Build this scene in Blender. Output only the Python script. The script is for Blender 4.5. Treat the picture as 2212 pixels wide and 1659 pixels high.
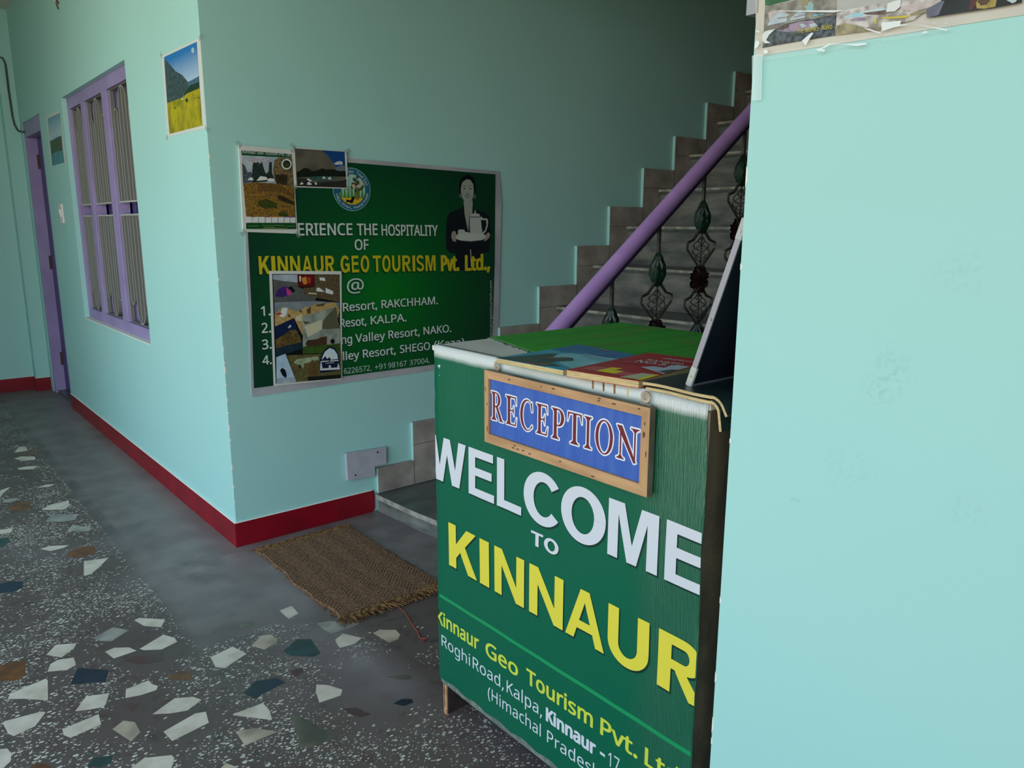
import bpy, bmesh, math, random
from mathutils import Vector, Matrix, noise
random.seed(11)
for _o in list(bpy.data.objects): bpy.data.objects.remove(_o)
SC = bpy.context.scene
COL = SC.collection

# ------------------------------------------------------------ camera
cd = bpy.data.cameras.new('camera'); cam = bpy.data.objects.new('camera', cd); COL.objects.link(cam)
cd.sensor_fit = 'HORIZONTAL'; cd.sensor_width = 36.0; cd.lens = 36.0*1666.16/2212.0
cd.clip_start = 0.02; cd.clip_end = 200
_r = Vector((0.76812407, -0.64029579, 0.00258997)); _u = Vector((0.12717283, 0.15652338, 0.97945265)); _f = Vector((0.62754481, 0.75201179, -0.20165761))
cam.matrix_world = Matrix(((_r.x,_u.x,-_f.x,0.0),(_r.y,_u.y,-_f.y,0.0),(_r.z,_u.z,-_f.z,1.26),(0,0,0,1)))
SC.camera = cam

# ------------------------------------------------------------ daylight (open side of the veranda)
W = bpy.data.worlds.new('daylight'); SC.world = W; W.use_nodes = True
nt = W.node_tree; nt.nodes.clear()
wo = nt.nodes.new('ShaderNodeOutputWorld'); bg = nt.nodes.new('ShaderNodeBackground')
tc = nt.nodes.new('ShaderNodeTexCoord'); sx = nt.nodes.new('ShaderNodeSeparateXYZ'); rp = nt.nodes.new('ShaderNodeValToRGB')
mr = nt.nodes.new('ShaderNodeMapRange'); mr.inputs[1].default_value = -1; mr.inputs[2].default_value = 1
nt.links.new(tc.outputs['Generated'], sx.inputs[0]); nt.links.new(sx.outputs[2], mr.inputs[0]); nt.links.new(mr.outputs[0], rp.inputs[0])
cr = rp.color_ramp
cr.elements[0].position = 0.0; cr.elements[0].color = (0.44,0.40,0.27,1)
cr.elements[1].position = 1.0; cr.elements[1].color = (0.30,0.62,1.05,1)
e = cr.elements.new(0.47); e.color = (0.72,0.68,0.50,1)
e = cr.elements.new(0.53); e.color = (1.14,1.18,1.10,1)
e = cr.elements.new(0.70); e.color = (0.56,0.86,1.12,1)
# sky brightening added behind the camera, to lift the stair wall
az = nt.nodes.new('ShaderNodeMapRange'); az.inputs[1].default_value = -1; az.inputs[2].default_value = 1; az.inputs[3].default_value = 1.65; az.inputs[4].default_value = 0.35
nt.links.new(sx.outputs[1], az.inputs[0])
vm = nt.nodes.new('ShaderNodeVectorMath'); vm.operation = 'SCALE'; nt.links.new(rp.outputs[0], vm.inputs[0]); nt.links.new(az.outputs[0], vm.inputs[3])
nt.links.new(vm.outputs[0], bg.inputs[0]); bg.inputs[1].default_value = 2.5
nt.links.new(bg.outputs[0], wo.inputs[0])

SC.view_settings.view_transform = 'Standard'; SC.view_settings.look = 'None'
SC.view_settings.gamma = 1.0; SC.view_settings.exposure = 0.0; SC.view_settings.use_curve_mapping = False

# ------------------------------------------------------------ materials
def lin(c): return tuple(((x/255)/12.92 if x/255 <= 0.04045 else ((x/255+0.055)/1.055)**2.4) for x in c)
MATS = {}
def mat(name, c, rough=0.6, c2=None, scale=8, lo=0.4, hi=0.6, bump=None, metal=0.0, spec=0.5, stretch=None, detail=4, coat=0.0):
    if name in MATS: return MATS[name]
    m = bpy.data.materials.new(name); m.use_nodes = True; n = m.node_tree; b = n.nodes['Principled BSDF']
    b.inputs['Base Color'].default_value = (*lin(c), 1); b.inputs['Roughness'].default_value = rough
    b.inputs['Metallic'].default_value = metal; b.inputs['Specular IOR Level'].default_value = spec
    b.inputs['Coat Weight'].default_value = coat
    m.diffuse_color = (*lin(c), 1)
    if c2 or bump:
        t = n.nodes.new('ShaderNodeTexCoord'); mp = n.nodes.new('ShaderNodeMapping')
        n.links.new(t.outputs['Object'], mp.inputs[0])
        if stretch: mp.inputs['Scale'].default_value = stretch
    if c2:
        nz = n.nodes.new('ShaderNodeTexNoise'); nz.inputs['Scale'].default_value = scale; nz.inputs['Detail'].default_value = detail
        n.links.new(mp.outputs[0], nz.inputs['Vector'])
        r = n.nodes.new('ShaderNodeValToRGB'); r.color_ramp.elements[0].position = lo; r.color_ramp.elements[1].position = hi
        r.color_ramp.elements[0].color = (*lin(c), 1); r.color_ramp.elements[1].color = (*lin(c2), 1)
        n.links.new(nz.outputs['Fac'], r.inputs[0]); n.links.new(r.outputs[0], b.inputs['Base Color'])
    if bump:
        bz = n.nodes.new('ShaderNodeTexNoise'); bz.inputs['Scale'].default_value = bump[0]; bz.inputs['Detail'].default_value = 5
        n.links.new(mp.outputs[0], bz.inputs['Vector'])
        bn = n.nodes.new('ShaderNodeBump'); bn.inputs['Strength'].default_value = bump[1]; bn.inputs['Distance'].default_value = bump[2] if len(bump) > 2 else 0.004
        n.links.new(bz.outputs['Fac'], bn.inputs['Height']); n.links.new(bn.outputs[0], b.inputs['Normal'])
    MATS[name] = m
    return m

def teal(name, spots, c=(163,210,206)):
    """wall paint with a few grubby finger marks: spots = (centre, radius, darkness)"""
    m = mat(name, c, 0.62, bump=(140, 0.10, 0.002)); n = m.node_tree; b = n.nodes['Principled BSDF']
    t = n.nodes.new('ShaderNodeTexCoord'); nz = n.nodes.new('ShaderNodeTexNoise'); nz.inputs['Scale'].default_value = 1.3; nz.inputs['Detail'].default_value = 6
    n.links.new(t.outputs['Object'], nz.inputs['Vector'])
    r = n.nodes.new('ShaderNodeMapRange'); r.inputs[1].default_value = .3; r.inputs[2].default_value = .7; r.inputs[3].default_value = 0.0; r.inputs[4].default_value = 0.07
    n.links.new(nz.outputs['Fac'], r.inputs[0]); acc = r.outputs[0]
    n2 = n.nodes.new('ShaderNodeTexNoise'); n2.inputs['Scale'].default_value = 130; n2.inputs['Detail'].default_value = 4
    n.links.new(t.outputs['Object'], n2.inputs['Vector'])
    for (p, rad, k) in spots:
        d = n.nodes.new('ShaderNodeVectorMath'); d.operation = 'DISTANCE'; d.inputs[1].default_value = p
        n.links.new(t.outputs['Object'], d.inputs[0])
        q = n.nodes.new('ShaderNodeMapRange'); q.inputs[1].default_value = rad; q.inputs[2].default_value = 0.0; q.inputs[3].default_value = 0.0; q.inputs[4].default_value = k*.20
        n.links.new(d.outputs['Value'], q.inputs[0])
        mu = n.nodes.new('ShaderNodeMath'); mu.operation = 'MULTIPLY'
        s = n.nodes.new('ShaderNodeMapRange'); s.inputs[1].default_value = .48; s.inputs[2].default_value = .62
        n.links.new(n2.outputs['Fac'], s.inputs[0]); n.links.new(q.outputs[0], mu.inputs[0]); n.links.new(s.outputs[0], mu.inputs[1])
        ad = n.nodes.new('ShaderNodeMath'); ad.operation = 'ADD'; n.links.new(acc, ad.inputs[0]); n.links.new(mu.outputs[0], ad.inputs[1]); acc = ad.outputs[0]
    mx = n.nodes.new('ShaderNodeMix'); mx.data_type = 'RGBA'
    mx.inputs[6].default_value = (*lin(c), 1); mx.inputs[7].default_value = (*lin((96,134,126)), 1)
    n.links.new(acc, mx.inputs[0]); n.links.new(mx.outputs[2], b.inputs['Base Color'])
    return m

M_TEAL_A = teal('teal_paint_left', [((1.009,3.1,1.9),.1,.3)])
M_TEAL_B = teal('teal_paint_stair', [((1.757,2.915,1.708),.07,.9),((2.369,2.915,1.808),.06,.5),((3.1,2.915,1.844),.10,.8),((2.1,2.915,1.75),.2,.15),((3.6,2.915,2.2),.5,.12)])
M_TEAL_R = teal('teal_paint_right', [((1.009,.45,1.051),.035,.9),((1.009,.438,1.083),.04,.8),((1.009,.369,1.205),.05,.5),((1.009,.331,.915),.03,.8),((1.009,.561,.865),.015,1.0),((1.009,.48,.93),.06,.35)])
M_TEAL = teal('teal_paint', [])
M_MAROON = mat('maroon_gloss_paint', (142,6,30), 0.38, (120,4,24), 6, .35, .65, bump=(60,.15,.002))
M_WHITEPL = mat('bare_plaster', (222,224,214), 0.8)
M_PURPLE = mat('lilac_enamel', (156,138,186), 0.42, (146,128,176), 5, .4, .6, bump=(40,.1,.002))
M_PURPLE_D = mat('violet_door_enamel', (78,64,130), 0.45, (68,54,116), 4, .4, .6)
M_RAIL = mat('handrail_enamel', (186,146,208), 0.38, (172,132,196), 9, .35, .7)
M_CEIL = mat('ceiling_whitewash', (214,206,198), 0.85)
M_RUST = mat('rusty_steel', (92,58,40), 0.6, (60,40,32), 40)
M_GRILLE = mat('grey_grille_paint', (112,112,108), 0.6); M_GRILLE_E = mat('lit_grille_edge', (172,172,168), 0.45)  # paler bar fronts: light catching the edges, put into the colour
M_DARK = mat('dark_glass', (30,30,38), 0.15)
M_MARBLE = mat('grey_marble', (126,124,118), 0.35, (82,84,84), 7, .34, .66, stretch=(1.0,1.0,3.2), detail=8)
M_MARBLE2 = mat('tread_marble', (92,96,92), 0.32, (60,66,66), 6, .34, .66, stretch=(1,2.5,1), detail=8)
M_SKIRT = mat('skirting_marble', (168,158,150), 0.45, (128,118,112), 9, .35, .7, detail=6)
M_NOSE = mat('worn_marble_edge', (168,162,152), 0.4, (128,122,114), 22)
M_JOINT = mat('grout', (70,66,62), 0.8)
M_IRON = mat('weathered_iron', (84,78,68), 0.5, (58,60,54), 30, metal=.2)
M_LEAF = mat('dark_green_iron', (20,52,36), 0.35, (12,30,22), 25)
M_FLOWER = mat('dark_maroon_iron', (48,26,26), 0.4, (26,16,16), 30)
M_WIRE = mat('black_cable', (16,18,18), 0.4)
M_SWITCH = mat('aged_switch_plastic', (214,206,206), 0.4)
M_PLATE = mat('grey_cover_board', (178,176,186), 0.55, (168,166,178), 20)
M_SCREW = mat('dark_screw', (30,28,28), 0.5)
M_WOOD = mat('raw_pine', (196,152,110), 0.6, (160,116,80), 5, .35, .7, stretch=(8,1.2,8), bump=(30,.2,.002))
M_WOOD_V = mat('raw_pine_upright', (190,146,104), 0.6, (156,112,78), 5, .35, .7, stretch=(8,8,1.2), bump=(30,.2,.002))
M_KNOT = mat('pine_knot', (78,44,28), 0.6)
M_WOODGREY = mat('grey_frame_side', (112,104,86), 0.7, (84,78,64), 14)  # side faces of two rails, darker and greyer than the fronts
M_PLY = mat('plywood', (58,44,38), 0.7, (44,34,30), 20)
M_PLYEDGE = mat('plywood_edge', (206,160,120), 0.7, (170,120,84), 40)
M_TOPBOARD = mat('grey_laminate', (214,210,202), 0.42, (202,198,190), 12)
M_BROWN = mat('brown_rexine', (96,82,66), 0.34, (76,66,54), 12, bump=(14,.5,.01))
M_STEEL = mat('galvanised_steel', (196,182,170), 0.32, (160,140,126), 20, metal=.6)
M_ALU = mat('aluminium_edging', (150,148,158), 0.38, metal=.35)
M_CAP = mat('plastic_corner_cap', (178,178,176), 0.4)
M_NAVY = mat('navy_hardboard', (10,18,32), 0.5, (14,24,38), 10)
M_PAGES = mat('yellowed_pages', (206,180,132), 0.75, (182,154,108), 120, stretch=(.3,.3,6))
M_COVERBLACK = mat('black_magazine_cover', (20,36,38), 0.3, (34,48,48), 18)
M_CLOTH = mat('green_tablecloth', (52,150,40), 0.75, (86,134,52), 9, .5, .72, bump=(120,.3,.002))
M_CLOTHTRIM = mat('tablecloth_hem', (150,168,140), 0.8, (60,72,60), 160, .45, .55)
M_COIR = mat('coir', (140,102,70), 0.95, (88,60,42), 90, .3, .7, bump=(160,.8,.004))
M_FRINGE = mat('coir_fringe', (150,110,62), 0.9, (96,64,36), 60)
M_REDTHREAD = mat('reddish_yarn', (140,62,44), 0.9)
M_BLACK = mat('print_black', (12,12,14), 0.4)

def tapemat(name, fac, rough, tint=(1,1,1)):
    m = bpy.data.materials.new(name); m.use_nodes = True; n = m.node_tree; n.nodes.clear()
    o = n.nodes.new('ShaderNodeOutputMaterial'); a = n.nodes.new('ShaderNodeBsdfTransparent'); g = n.nodes.new('ShaderNodeBsdfPrincipled')
    g.inputs['Base Color'].default_value = (*tint, 1); g.inputs['Roughness'].default_value = rough
    mx = n.nodes.new('ShaderNodeMixShader'); mx.inputs[0].default_value = fac
    n.links.new(a.outputs[0], mx.inputs[1]); n.links.new(g.outputs[0], mx.inputs[2]); n.links.new(mx.outputs[0], o.inputs[0])
    MATS[name] = m
    return m
M_TAPE = tapemat('clear_tape', .42, .25, (.80,.90,.92)); M_FILM = tapemat('clear_film', .10, .12, (.9,.95,.95)); M_TAPEGREY = tapemat('grubby_tape', .35, .4, (.30,.36,.33))

# printed inks: name -> colour, second colour, noise scale
INK = dict(paper=((206,206,202),None,0), paperbeige=((206,198,186),(196,188,178),6), white=((214,214,214),None,0), black=((14,14,16),None,0),
 greensolid=((10,70,36),None,0), palesky=((176,186,194),(150,160,172),14), greytree=((92,96,110),(52,62,64),45), conifer=((44,58,56),(26,36,34),50),
 pinkbits=((170,120,130),(176,186,194),60), tanhill=((128,106,72),(76,64,48),40), darkblock=((58,48,26),(36,30,20),40), ochre=((150,110,36),(84,66,40),38),
 autumn=((120,82,28),(70,60,44),45), bush=((70,76,22),(44,48,16),45), redline=((170,50,44),None,0), orangeline=((196,130,50),None,0), purpleline=((120,80,150),None,0),
 greyline=((120,120,122),None,0), emblemring=((210,220,210),None,0), greyhill=((70,88,92),(38,60,62),22), bluehill=((72,108,128),(58,88,106),22), darkgreen=((34,62,40),(22,44,30),40),
 meadow=((172,160,24),(112,112,10),9), paleblue=((150,180,206),(176,196,210),16), treeline=((70,92,52),(40,60,40),40), lake=((62,120,140),(86,140,150),12),
 stormhill=((100,94,82),(78,76,68),12), deepsky=((18,66,124),None,0), cloudwhite=((200,204,214),(160,172,190),40), paleblue2=((110,120,136),(96,104,112),20), darktree=((22,28,22),None,0),
 teal=((60,100,90),(50,76,70),30), darkground=((52,50,48),(36,34,34),40), stonegrey=((92,94,92),(78,80,78),25), purple=((72,40,120),(50,30,90),25), magenta=((190,60,130),None,0),
 maroon=((110,24,18),(70,14,14),30), villagebrown=((112,96,66),(60,50,36),55), cream=((196,188,158),None,0), greysky=((128,136,140),(110,120,128),14), sand=((188,158,102),(164,132,80),24),
 sanddark=((84,68,44),None,0), navy=((16,34,74),(12,24,52),20), brownhill=((112,88,40),(64,54,34),30), duskblue=((26,48,62),(18,34,44),20), mistgrey=((156,162,150),(120,128,118),14),
 rockdark=((78,82,70),(96,90,60),28), horse=((50,38,28),(86,56,34),60), field=((62,92,30),(48,70,28),22), olive=((104,96,56),(76,74,44),25), palegreen=((160,172,140),(130,146,110),24), bark=((110,84,44),(70,56,30),40),
 badge=((16,28,56),None,0), jacket=((18,24,30),None,0), hair=((8,12,12),None,0), skin=((150,156,146),None,0), earring=((96,104,90),None,0), eye=((40,44,44),None,0), nose=((88,94,88),None,0), lip=((60,58,58),None,0), tooth=((176,184,180),None,0),
 shirt=((176,182,176),None,0), pot=((172,180,174),None,0), potshade=((74,82,80),None,0), tray=((184,190,184),None,0), hand=((156,140,130),None,0),
 greenprint=((60,120,70),(40,90,54),18), rockgrey=((150,144,136),(112,104,96),26), palepink=((196,178,178),(170,158,156),26), tealbits=((130,176,186),(150,160,150),26), mustardbits=((150,138,80),(140,130,110),30),
 tentgrey=((178,190,200),(164,176,186),30), tentshade=((140,112,112),None,0), tentblue=((110,180,214),None,0), slate=((92,98,104),(46,52,58),45), mauve=((160,136,156),(126,118,134),34), brownbits=((84,64,60),(110,92,84),40),
 palegreyprint=((172,170,168),(160,156,158),12), snowprint=((204,196,194),(140,130,124),26), skybits=((150,190,206),(196,200,204),30), tanstrip=((166,152,120),(120,112,92),30), gold=((196,176,60),None,0),
 darkprint=((38,40,44),(24,28,26),18), slatepurple=((112,112,130),(90,90,108),20), brickbits=((92,46,40),(58,34,34),30), basket=((168,146,76),(140,120,60),40), basketdark=((84,60,36),None,0),
 film=((255,255,255),None,0))
def ink(k):
    if k == 'film': return M_FILM
    if k == 'tape': return M_TAPE
    if k == 'skyg': return gradmat('ink_sky_meadow', 2, 1.72, 1.88, (196,214,226), (30,112,180))
    if k == 'skyg2': return gradmat('ink_sky_lake', 2, 1.78, 1.92, (180,200,206), (84,140,170))
    c, c2, s = INK[k]
    return mat('ink_'+k, c, 0.45, c2, (s or 8)*(3.2 if s >= 20 else 1.6), .38, .62, spec=.35, detail=9)
def gradmat(name, axis, a, b, ca, cb, rough=.45, nscale=0, namp=0.0):
    """printed two-colour gradient along a world axis"""
    if name in MATS: return MATS[name]
    m = mat(name, ca, rough); n = m.node_tree; bs = n.nodes['Principled BSDF']
    t = n.nodes.new('ShaderNodeTexCoord'); s = n.nodes.new('ShaderNodeSeparateXYZ'); r = n.nodes.new('ShaderNodeMapRange')
    r.inputs[1].default_value = a; r.inputs[2].default_value = b
    n.links.new(t.outputs['Object'], s.inputs[0]); src = s.outputs[axis]
    if nscale:
        z = n.nodes.new('ShaderNodeTexNoise'); z.inputs['Scale'].default_value = nscale; n.links.new(t.outputs['Object'], z.inputs['Vector'])
        k = n.nodes.new('ShaderNodeMapRange'); k.inputs[3].default_value = -namp; k.inputs[4].default_value = namp; n.links.new(z.outputs['Fac'], k.inputs[0])
        ad = n.nodes.new('ShaderNodeMath'); ad.operation = 'ADD'; n.links.new(src, ad.inputs[0]); n.links.new(k.outputs[0], ad.inputs[1]); src = ad.outputs[0]
    n.links.new(src, r.inputs[0])
    mx = n.nodes.new('ShaderNodeMix'); mx.data_type = 'RGBA'; mx.inputs[6].default_value = (*lin(ca), 1); mx.inputs[7].default_value = (*lin(cb), 1)
    n.links.new(r.outputs[0], mx.inputs[0]); n.links.new(mx.outputs[2], bs.inputs['Base Color'])
    return m

# ------------------------------------------------------------ mesh helpers
class MB:
    """collects shapes, then links them as ONE mesh object"""
    def __init__(s): s.v = []; s.f = []; s.m = []; s.mats = []
    def mi(s, m):
        if m not in s.mats: s.mats.append(m)
        return s.mats.index(m)
    def face(s, pts, m):
        b = len(s.v); s.v += [tuple(p) for p in pts]; s.f.append(tuple(range(b, b+len(pts)))); s.m.append(s.mi(m))
    def raw(s, vs, fs, m):
        b = len(s.v); s.v += [tuple(p) for p in vs]; k = s.mi(m)
        for f in fs: s.f.append(tuple(b+i for i in f)); s.m.append(k)
    def box(s, x0, x1, y0, y1, z0, z1, m):
        s.raw([(x0,y0,z0),(x1,y0,z0),(x1,y1,z0),(x0,y1,z0),(x0,y0,z1),(x1,y0,z1),(x1,y1,z1),(x0,y1,z1)],
              [(0,3,2,1),(4,5,6,7),(0,1,5,4),(1,2,6,5),(2,3,7,6),(3,0,4,7)], m)
    def prism(s, lo, hi, m, mside=None):
        """lo, hi: matching 3-D outlines"""
        n = len(lo); s.face(lo[::-1], m); s.face(hi, m)
        for i in range(n):
            j = (i+1) % n; s.face([lo[i], lo[j], hi[j], hi[i]], mside(i) if callable(mside) else (mside or m))
    def tube(s, path, r, m, n=8, caps=True, radii=None):
        P = [Vector(p) for p in path]; L = len(P); rings = []; up = None
        for i in range(L):
            t = (P[min(i+1,L-1)]-P[max(i-1,0)]).normalized()
            if up is None: up = t.orthogonal().normalized()
            up = (up - t*up.dot(t)); up = up.normalized() if up.length > 1e-6 else t.orthogonal().normalized()
            w = t.cross(up); rr = radii[i] if radii else r
            rings.append([P[i] + (up*math.cos(2*math.pi*k/n)+w*math.sin(2*math.pi*k/n))*rr for k in range(n)])
        vs = [p for q in rings for p in q]; fs = []
        for i in range(L-1):
            for k in range(n): fs.append((i*n+k, i*n+(k+1)%n, (i+1)*n+(k+1)%n, (i+1)*n+k))
        if caps: fs.append(tuple(range(n-1,-1,-1))); fs.append(tuple((L-1)*n+k for k in range(n)))
        s.raw(vs, fs, m)
    def build(s, name, parent=None, smooth=False, bevel=0.0, **tags):
        me = bpy.data.meshes.new(name); me.from_pydata(s.v, [], s.f)
        for m in s.mats: me.materials.append(m)
        for i, p in enumerate(me.polygons): p.material_index = s.m[i]
        bm = bmesh.new(); bm.from_mesh(me)
        if smooth or bevel: bmesh.ops.remove_doubles(bm, verts=bm.verts, dist=1e-5)
        bm.to_mesh(me); bm.free()
        if smooth:
            for p in me.polygons: p.use_smooth = True
            me.set_sharp_from_angle(angle=math.radians(40))
        me.update()
        o = bpy.data.objects.new(name, me); COL.objects.link(o)
        if bevel:
            b = o.modifiers.new('bevel', 'BEVEL'); b.width = bevel; b.segments = 2; b.limit_method = 'ANGLE'
        if parent:
            o.parent = parent; o.matrix_parent_inverse = Matrix.Translation(-Vector(parent.location))
        for k, v in tags.items(): o[{'cat':'category'}.get(k, k)] = v
        return o
def thing(name, label, cat, loc, group=None, kind=None):
    o = bpy.data.objects.new(name, None); COL.objects.link(o); o.location = loc; o.empty_display_size = .05
    o['label'] = label; o['category'] = cat
    if group: o['group'] = group
    if kind: o['kind'] = kind
    return o

def PA(x0):                                   # print on a wall that faces -X: (y, z, out)
    return lambda p, d=0.0: (x0-d, p[0], p[1])
def PB(y0):                                   # print on a wall that faces -Y: (x, z, out)
    return lambda p, d=0.0: (p[0], y0-d, p[1])
def layers(mb, fn, items, d0=0.001, step=0.00015):
    for i, (k, pts) in enumerate(items): mb.face([fn(p, d0+i*step) for p in pts], ink(k))
def sheet(mb, fn, pts, t, m): mb.prism([fn(p, 0.0003) for p in pts], [fn(p, t) for p in pts], m)

_TX = {}
try:                                          # Blender's own bundled sans; the built-in font otherwise
    import os
    _FONT = bpy.data.fonts.load(os.path.join(bpy.utils.system_resource('DATAFILES'), 'fonts', 'NotoSansHebrew-Regular.woff2'))
except Exception: _FONT = None
def text2d(s, bold=0.0, res=4):
    key = (s, res)
    if key in _TX: return _TX[key]
    def mesh(body):
        c = bpy.data.curves.new('t', 'FONT'); c.body = body; c.size = 1.0; c.dimensions = '2D'; c.fill_mode = 'FRONT'; c.resolution_u = res
        if _FONT: c.font = _FONT
        o = bpy.data.objects.new('t', c); COL.objects.link(o); bpy.context.view_layer.update()
        dg = bpy.context.evaluated_depsgraph_get(); me = bpy.data.meshes.new_from_object(o.evaluated_get(dg))
        vs = [(v.co.x, v.co.y) for v in me.vertices]; fs = [tuple(p.vertices) for p in me.polygons]
        bpy.data.objects.remove(o); bpy.data.curves.remove(c); bpy.data.meshes.remove(me)
        return vs, fs
    h, _ = mesh('H'); y0 = min(p[1] for p in h); cap = max(p[1] for p in h)-y0
    vs, fs = mesh(s); x0 = min(p[0] for p in vs); x1 = max(p[0] for p in vs)
    _TX[key] = ([((x-x0)/(x1-x0), (y-y0)/cap) for x, y in vs], fs)
    return _TX[key]
def text(mb, fn, s, u0, u1, v0, cap, m, d=0.0012, bold=0.0, clip=None, slope=0.0, vert=False, cuts=()):
    """fit the words between u0 and u1, baseline v0 (rising by slope), letters cap tall; clip = (axis lo, hi)"""
    vs, fs = text2d(s, bold)
    if vert: P = [(u0 - y*cap, v0 + x*(u1)) for x, y in vs]
    else: P = [(u0+x*(u1-u0), v0 + y*cap + slope*x) for x, y in vs]
    if clip is not None or cuts:
        bm = bmesh.new(); bv = [bm.verts.new((p[0], p[1], 0)) for p in P]
        for f in fs:
            try: bm.faces.new([bv[i] for i in f])
            except ValueError: pass
        for c in cuts:
            bmesh.ops.bisect_plane(bm, geom=bm.verts[:]+bm.edges[:]+bm.faces[:], plane_co=(c,0,0), plane_no=(1,0,0))
        if clip:
            bmesh.ops.bisect_plane(bm, geom=bm.verts[:]+bm.edges[:]+bm.faces[:], plane_co=(clip[0],0,0), plane_no=(-1,0,0), clear_outer=True)
            bmesh.ops.bisect_plane(bm, geom=bm.verts[:]+bm.edges[:]+bm.faces[:], plane_co=(clip[1],0,0), plane_no=(1,0,0), clear_outer=True)
        bm.verts.index_update(); P = [(v.co.x, v.co.y) for v in bm.verts]; fs = [tuple(v.index for v in f.verts) for f in bm.faces]; bm.free()
    r = bold*cap*1.4
    sh = [(0,0)] if r <= 0 else [(r*math.cos(k*math.pi/4), .7*r*math.sin(k*math.pi/4)) for k in range(8)]
    for i, (ox, oy) in enumerate(sh): mb.raw([fn((p[0]+ox, p[1]+oy), d+i*1.5e-5) for p in P], fs, m)

# heavy sans capitals, each a few flat pieces in a unit box
def rect(a,b,c,d): return [(a,c),(b,c),(b,d),(a,d)]
def ring(cx,cy,rx,ry,icx,irx,iry,t0,t1,n=22,icy=None):
    o = []; icy = cy if icy is None else icy
    for i in range(n):
        a, b = math.radians(t0+(t1-t0)*i/n), math.radians(t0+(t1-t0)*(i+1)/n)
        o.append([(cx+rx*math.cos(a),cy+ry*math.sin(a)),(cx+rx*math.cos(b),cy+ry*math.sin(b)),(icx+irx*math.cos(b),icy+iry*math.sin(b)),(icx+irx*math.cos(a),icy+iry*math.sin(a))])
    return o
HV = dict(
 W=[[(0,1),(.19,1),(.29,.36),(.415,1),(.585,1),(.715,.36),(.81,1),(1,1),(.82,0),(.625,0),(.5,.64),(.375,0),(.18,0)]],
 E=[[(0,0),(0,1),(.96,1),(.96,.83),(.27,.83),(.27,.61),(.91,.61),(.91,.44),(.27,.44),(.27,.17),(1,.17),(1,0)]],
 L=[[(0,0),(0,1),(.30,1),(.30,.17),(1,.17),(1,0)]],
 C=ring(.53,.5,.53,.518,.55,.27,.335,38,322,34), O=ring(.5,.5,.5,.518,.5,.25,.335,0,360,40),
 M=[[(0,0),(0,1),(.33,1),(.5,.32),(.67,1),(1,1),(1,0),(.79,0),(.79,.78),(.595,0),(.405,0),(.21,.78),(.21,0)]],
 K=[[(0,0),(0,1),(.27,1),(.27,.57),(.66,1),(1,1),(.60,.60),(1.03,0),(.71,0),(.42,.42),(.27,.25),(.27,0)]],
 I=[rect(0,1,0,1)], N=[[(0,0),(0,1),(.26,1),(.75,.34),(.75,1),(1,1),(1,0),(.74,0),(.25,.65),(.25,0)]],
 A=[[(0,0),(.22,0),(.497,.77),(.497,1),(.385,1)],[(1,0),(.78,0),(.497,.77),(.497,1),(.61,1)],[(.30,.225),(.70,.225),(.635,.39),(.36,.39)]],
 U=[rect(0,.27,.38,1),rect(.73,1,.38,1)]+ring(.5,.38,.5,.398,.5,.23,.21,180,360,24),
 R=[rect(0,.28,0,1),rect(.28,.55,.835,1),rect(.28,.55,.42,.585)]+ring(.55,.71,.37,.29,.55,.11,.125,-90,90,16)+[[(.36,.43),(.60,.45),(1.0,0),(.68,0)]],
 G=ring(.52,.5,.52,.518,.54,.26,.335,38,340,34)+[rect(.54,1.0,.37,.54),rect(.76,1.0,.06,.40)],
 S=ring(.5,.735,.47,.283,.5,.20,.125,12,275,22)+ring(.5,.265,.50,.283,.5,.23,.125,95,-168,22),
 T=[[(0,.83),(0,1),(1,1),(1,.83),(.635,.83),(.635,0),(.365,0),(.365,.83)]])
def heavy(mb, fn, ch, u0, u1, v0, cap, m, d, clip=None, cuts=()):
    for n_, poly in enumerate(HV[ch]):
        bm = bmesh.new(); bm.faces.new([bm.verts.new((u0+x*(u1-u0), v0+y*cap, 0)) for x, y in poly])
        bm.normal_update(); bmesh.ops.triangulate(bm, faces=bm.faces[:], ngon_method='EAR_CLIP')
        G = lambda: bm.verts[:]+bm.edges[:]+bm.faces[:]
        for c in cuts: bmesh.ops.bisect_plane(bm, geom=G(), plane_co=(c,0,0), plane_no=(1,0,0))
        for c in [v0+cap*k/5 for k in range(1,5)]: bmesh.ops.bisect_plane(bm, geom=G(), plane_co=(0,c,0), plane_no=(0,1,0))
        if clip:
            bmesh.ops.bisect_plane(bm, geom=G(), plane_co=(clip[0],0,0), plane_no=(-1,0,0), clear_outer=True)
            bmesh.ops.bisect_plane(bm, geom=G(), plane_co=(clip[1],0,0), plane_no=(1,0,0), clear_outer=True)
        bm.verts.index_update()
        mb.raw([fn((v.co.x, v.co.y), d+n_*1e-5) for v in bm.verts], [tuple(v.index for v in f.verts) for f in bm.faces], m); bm.free()
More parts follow.
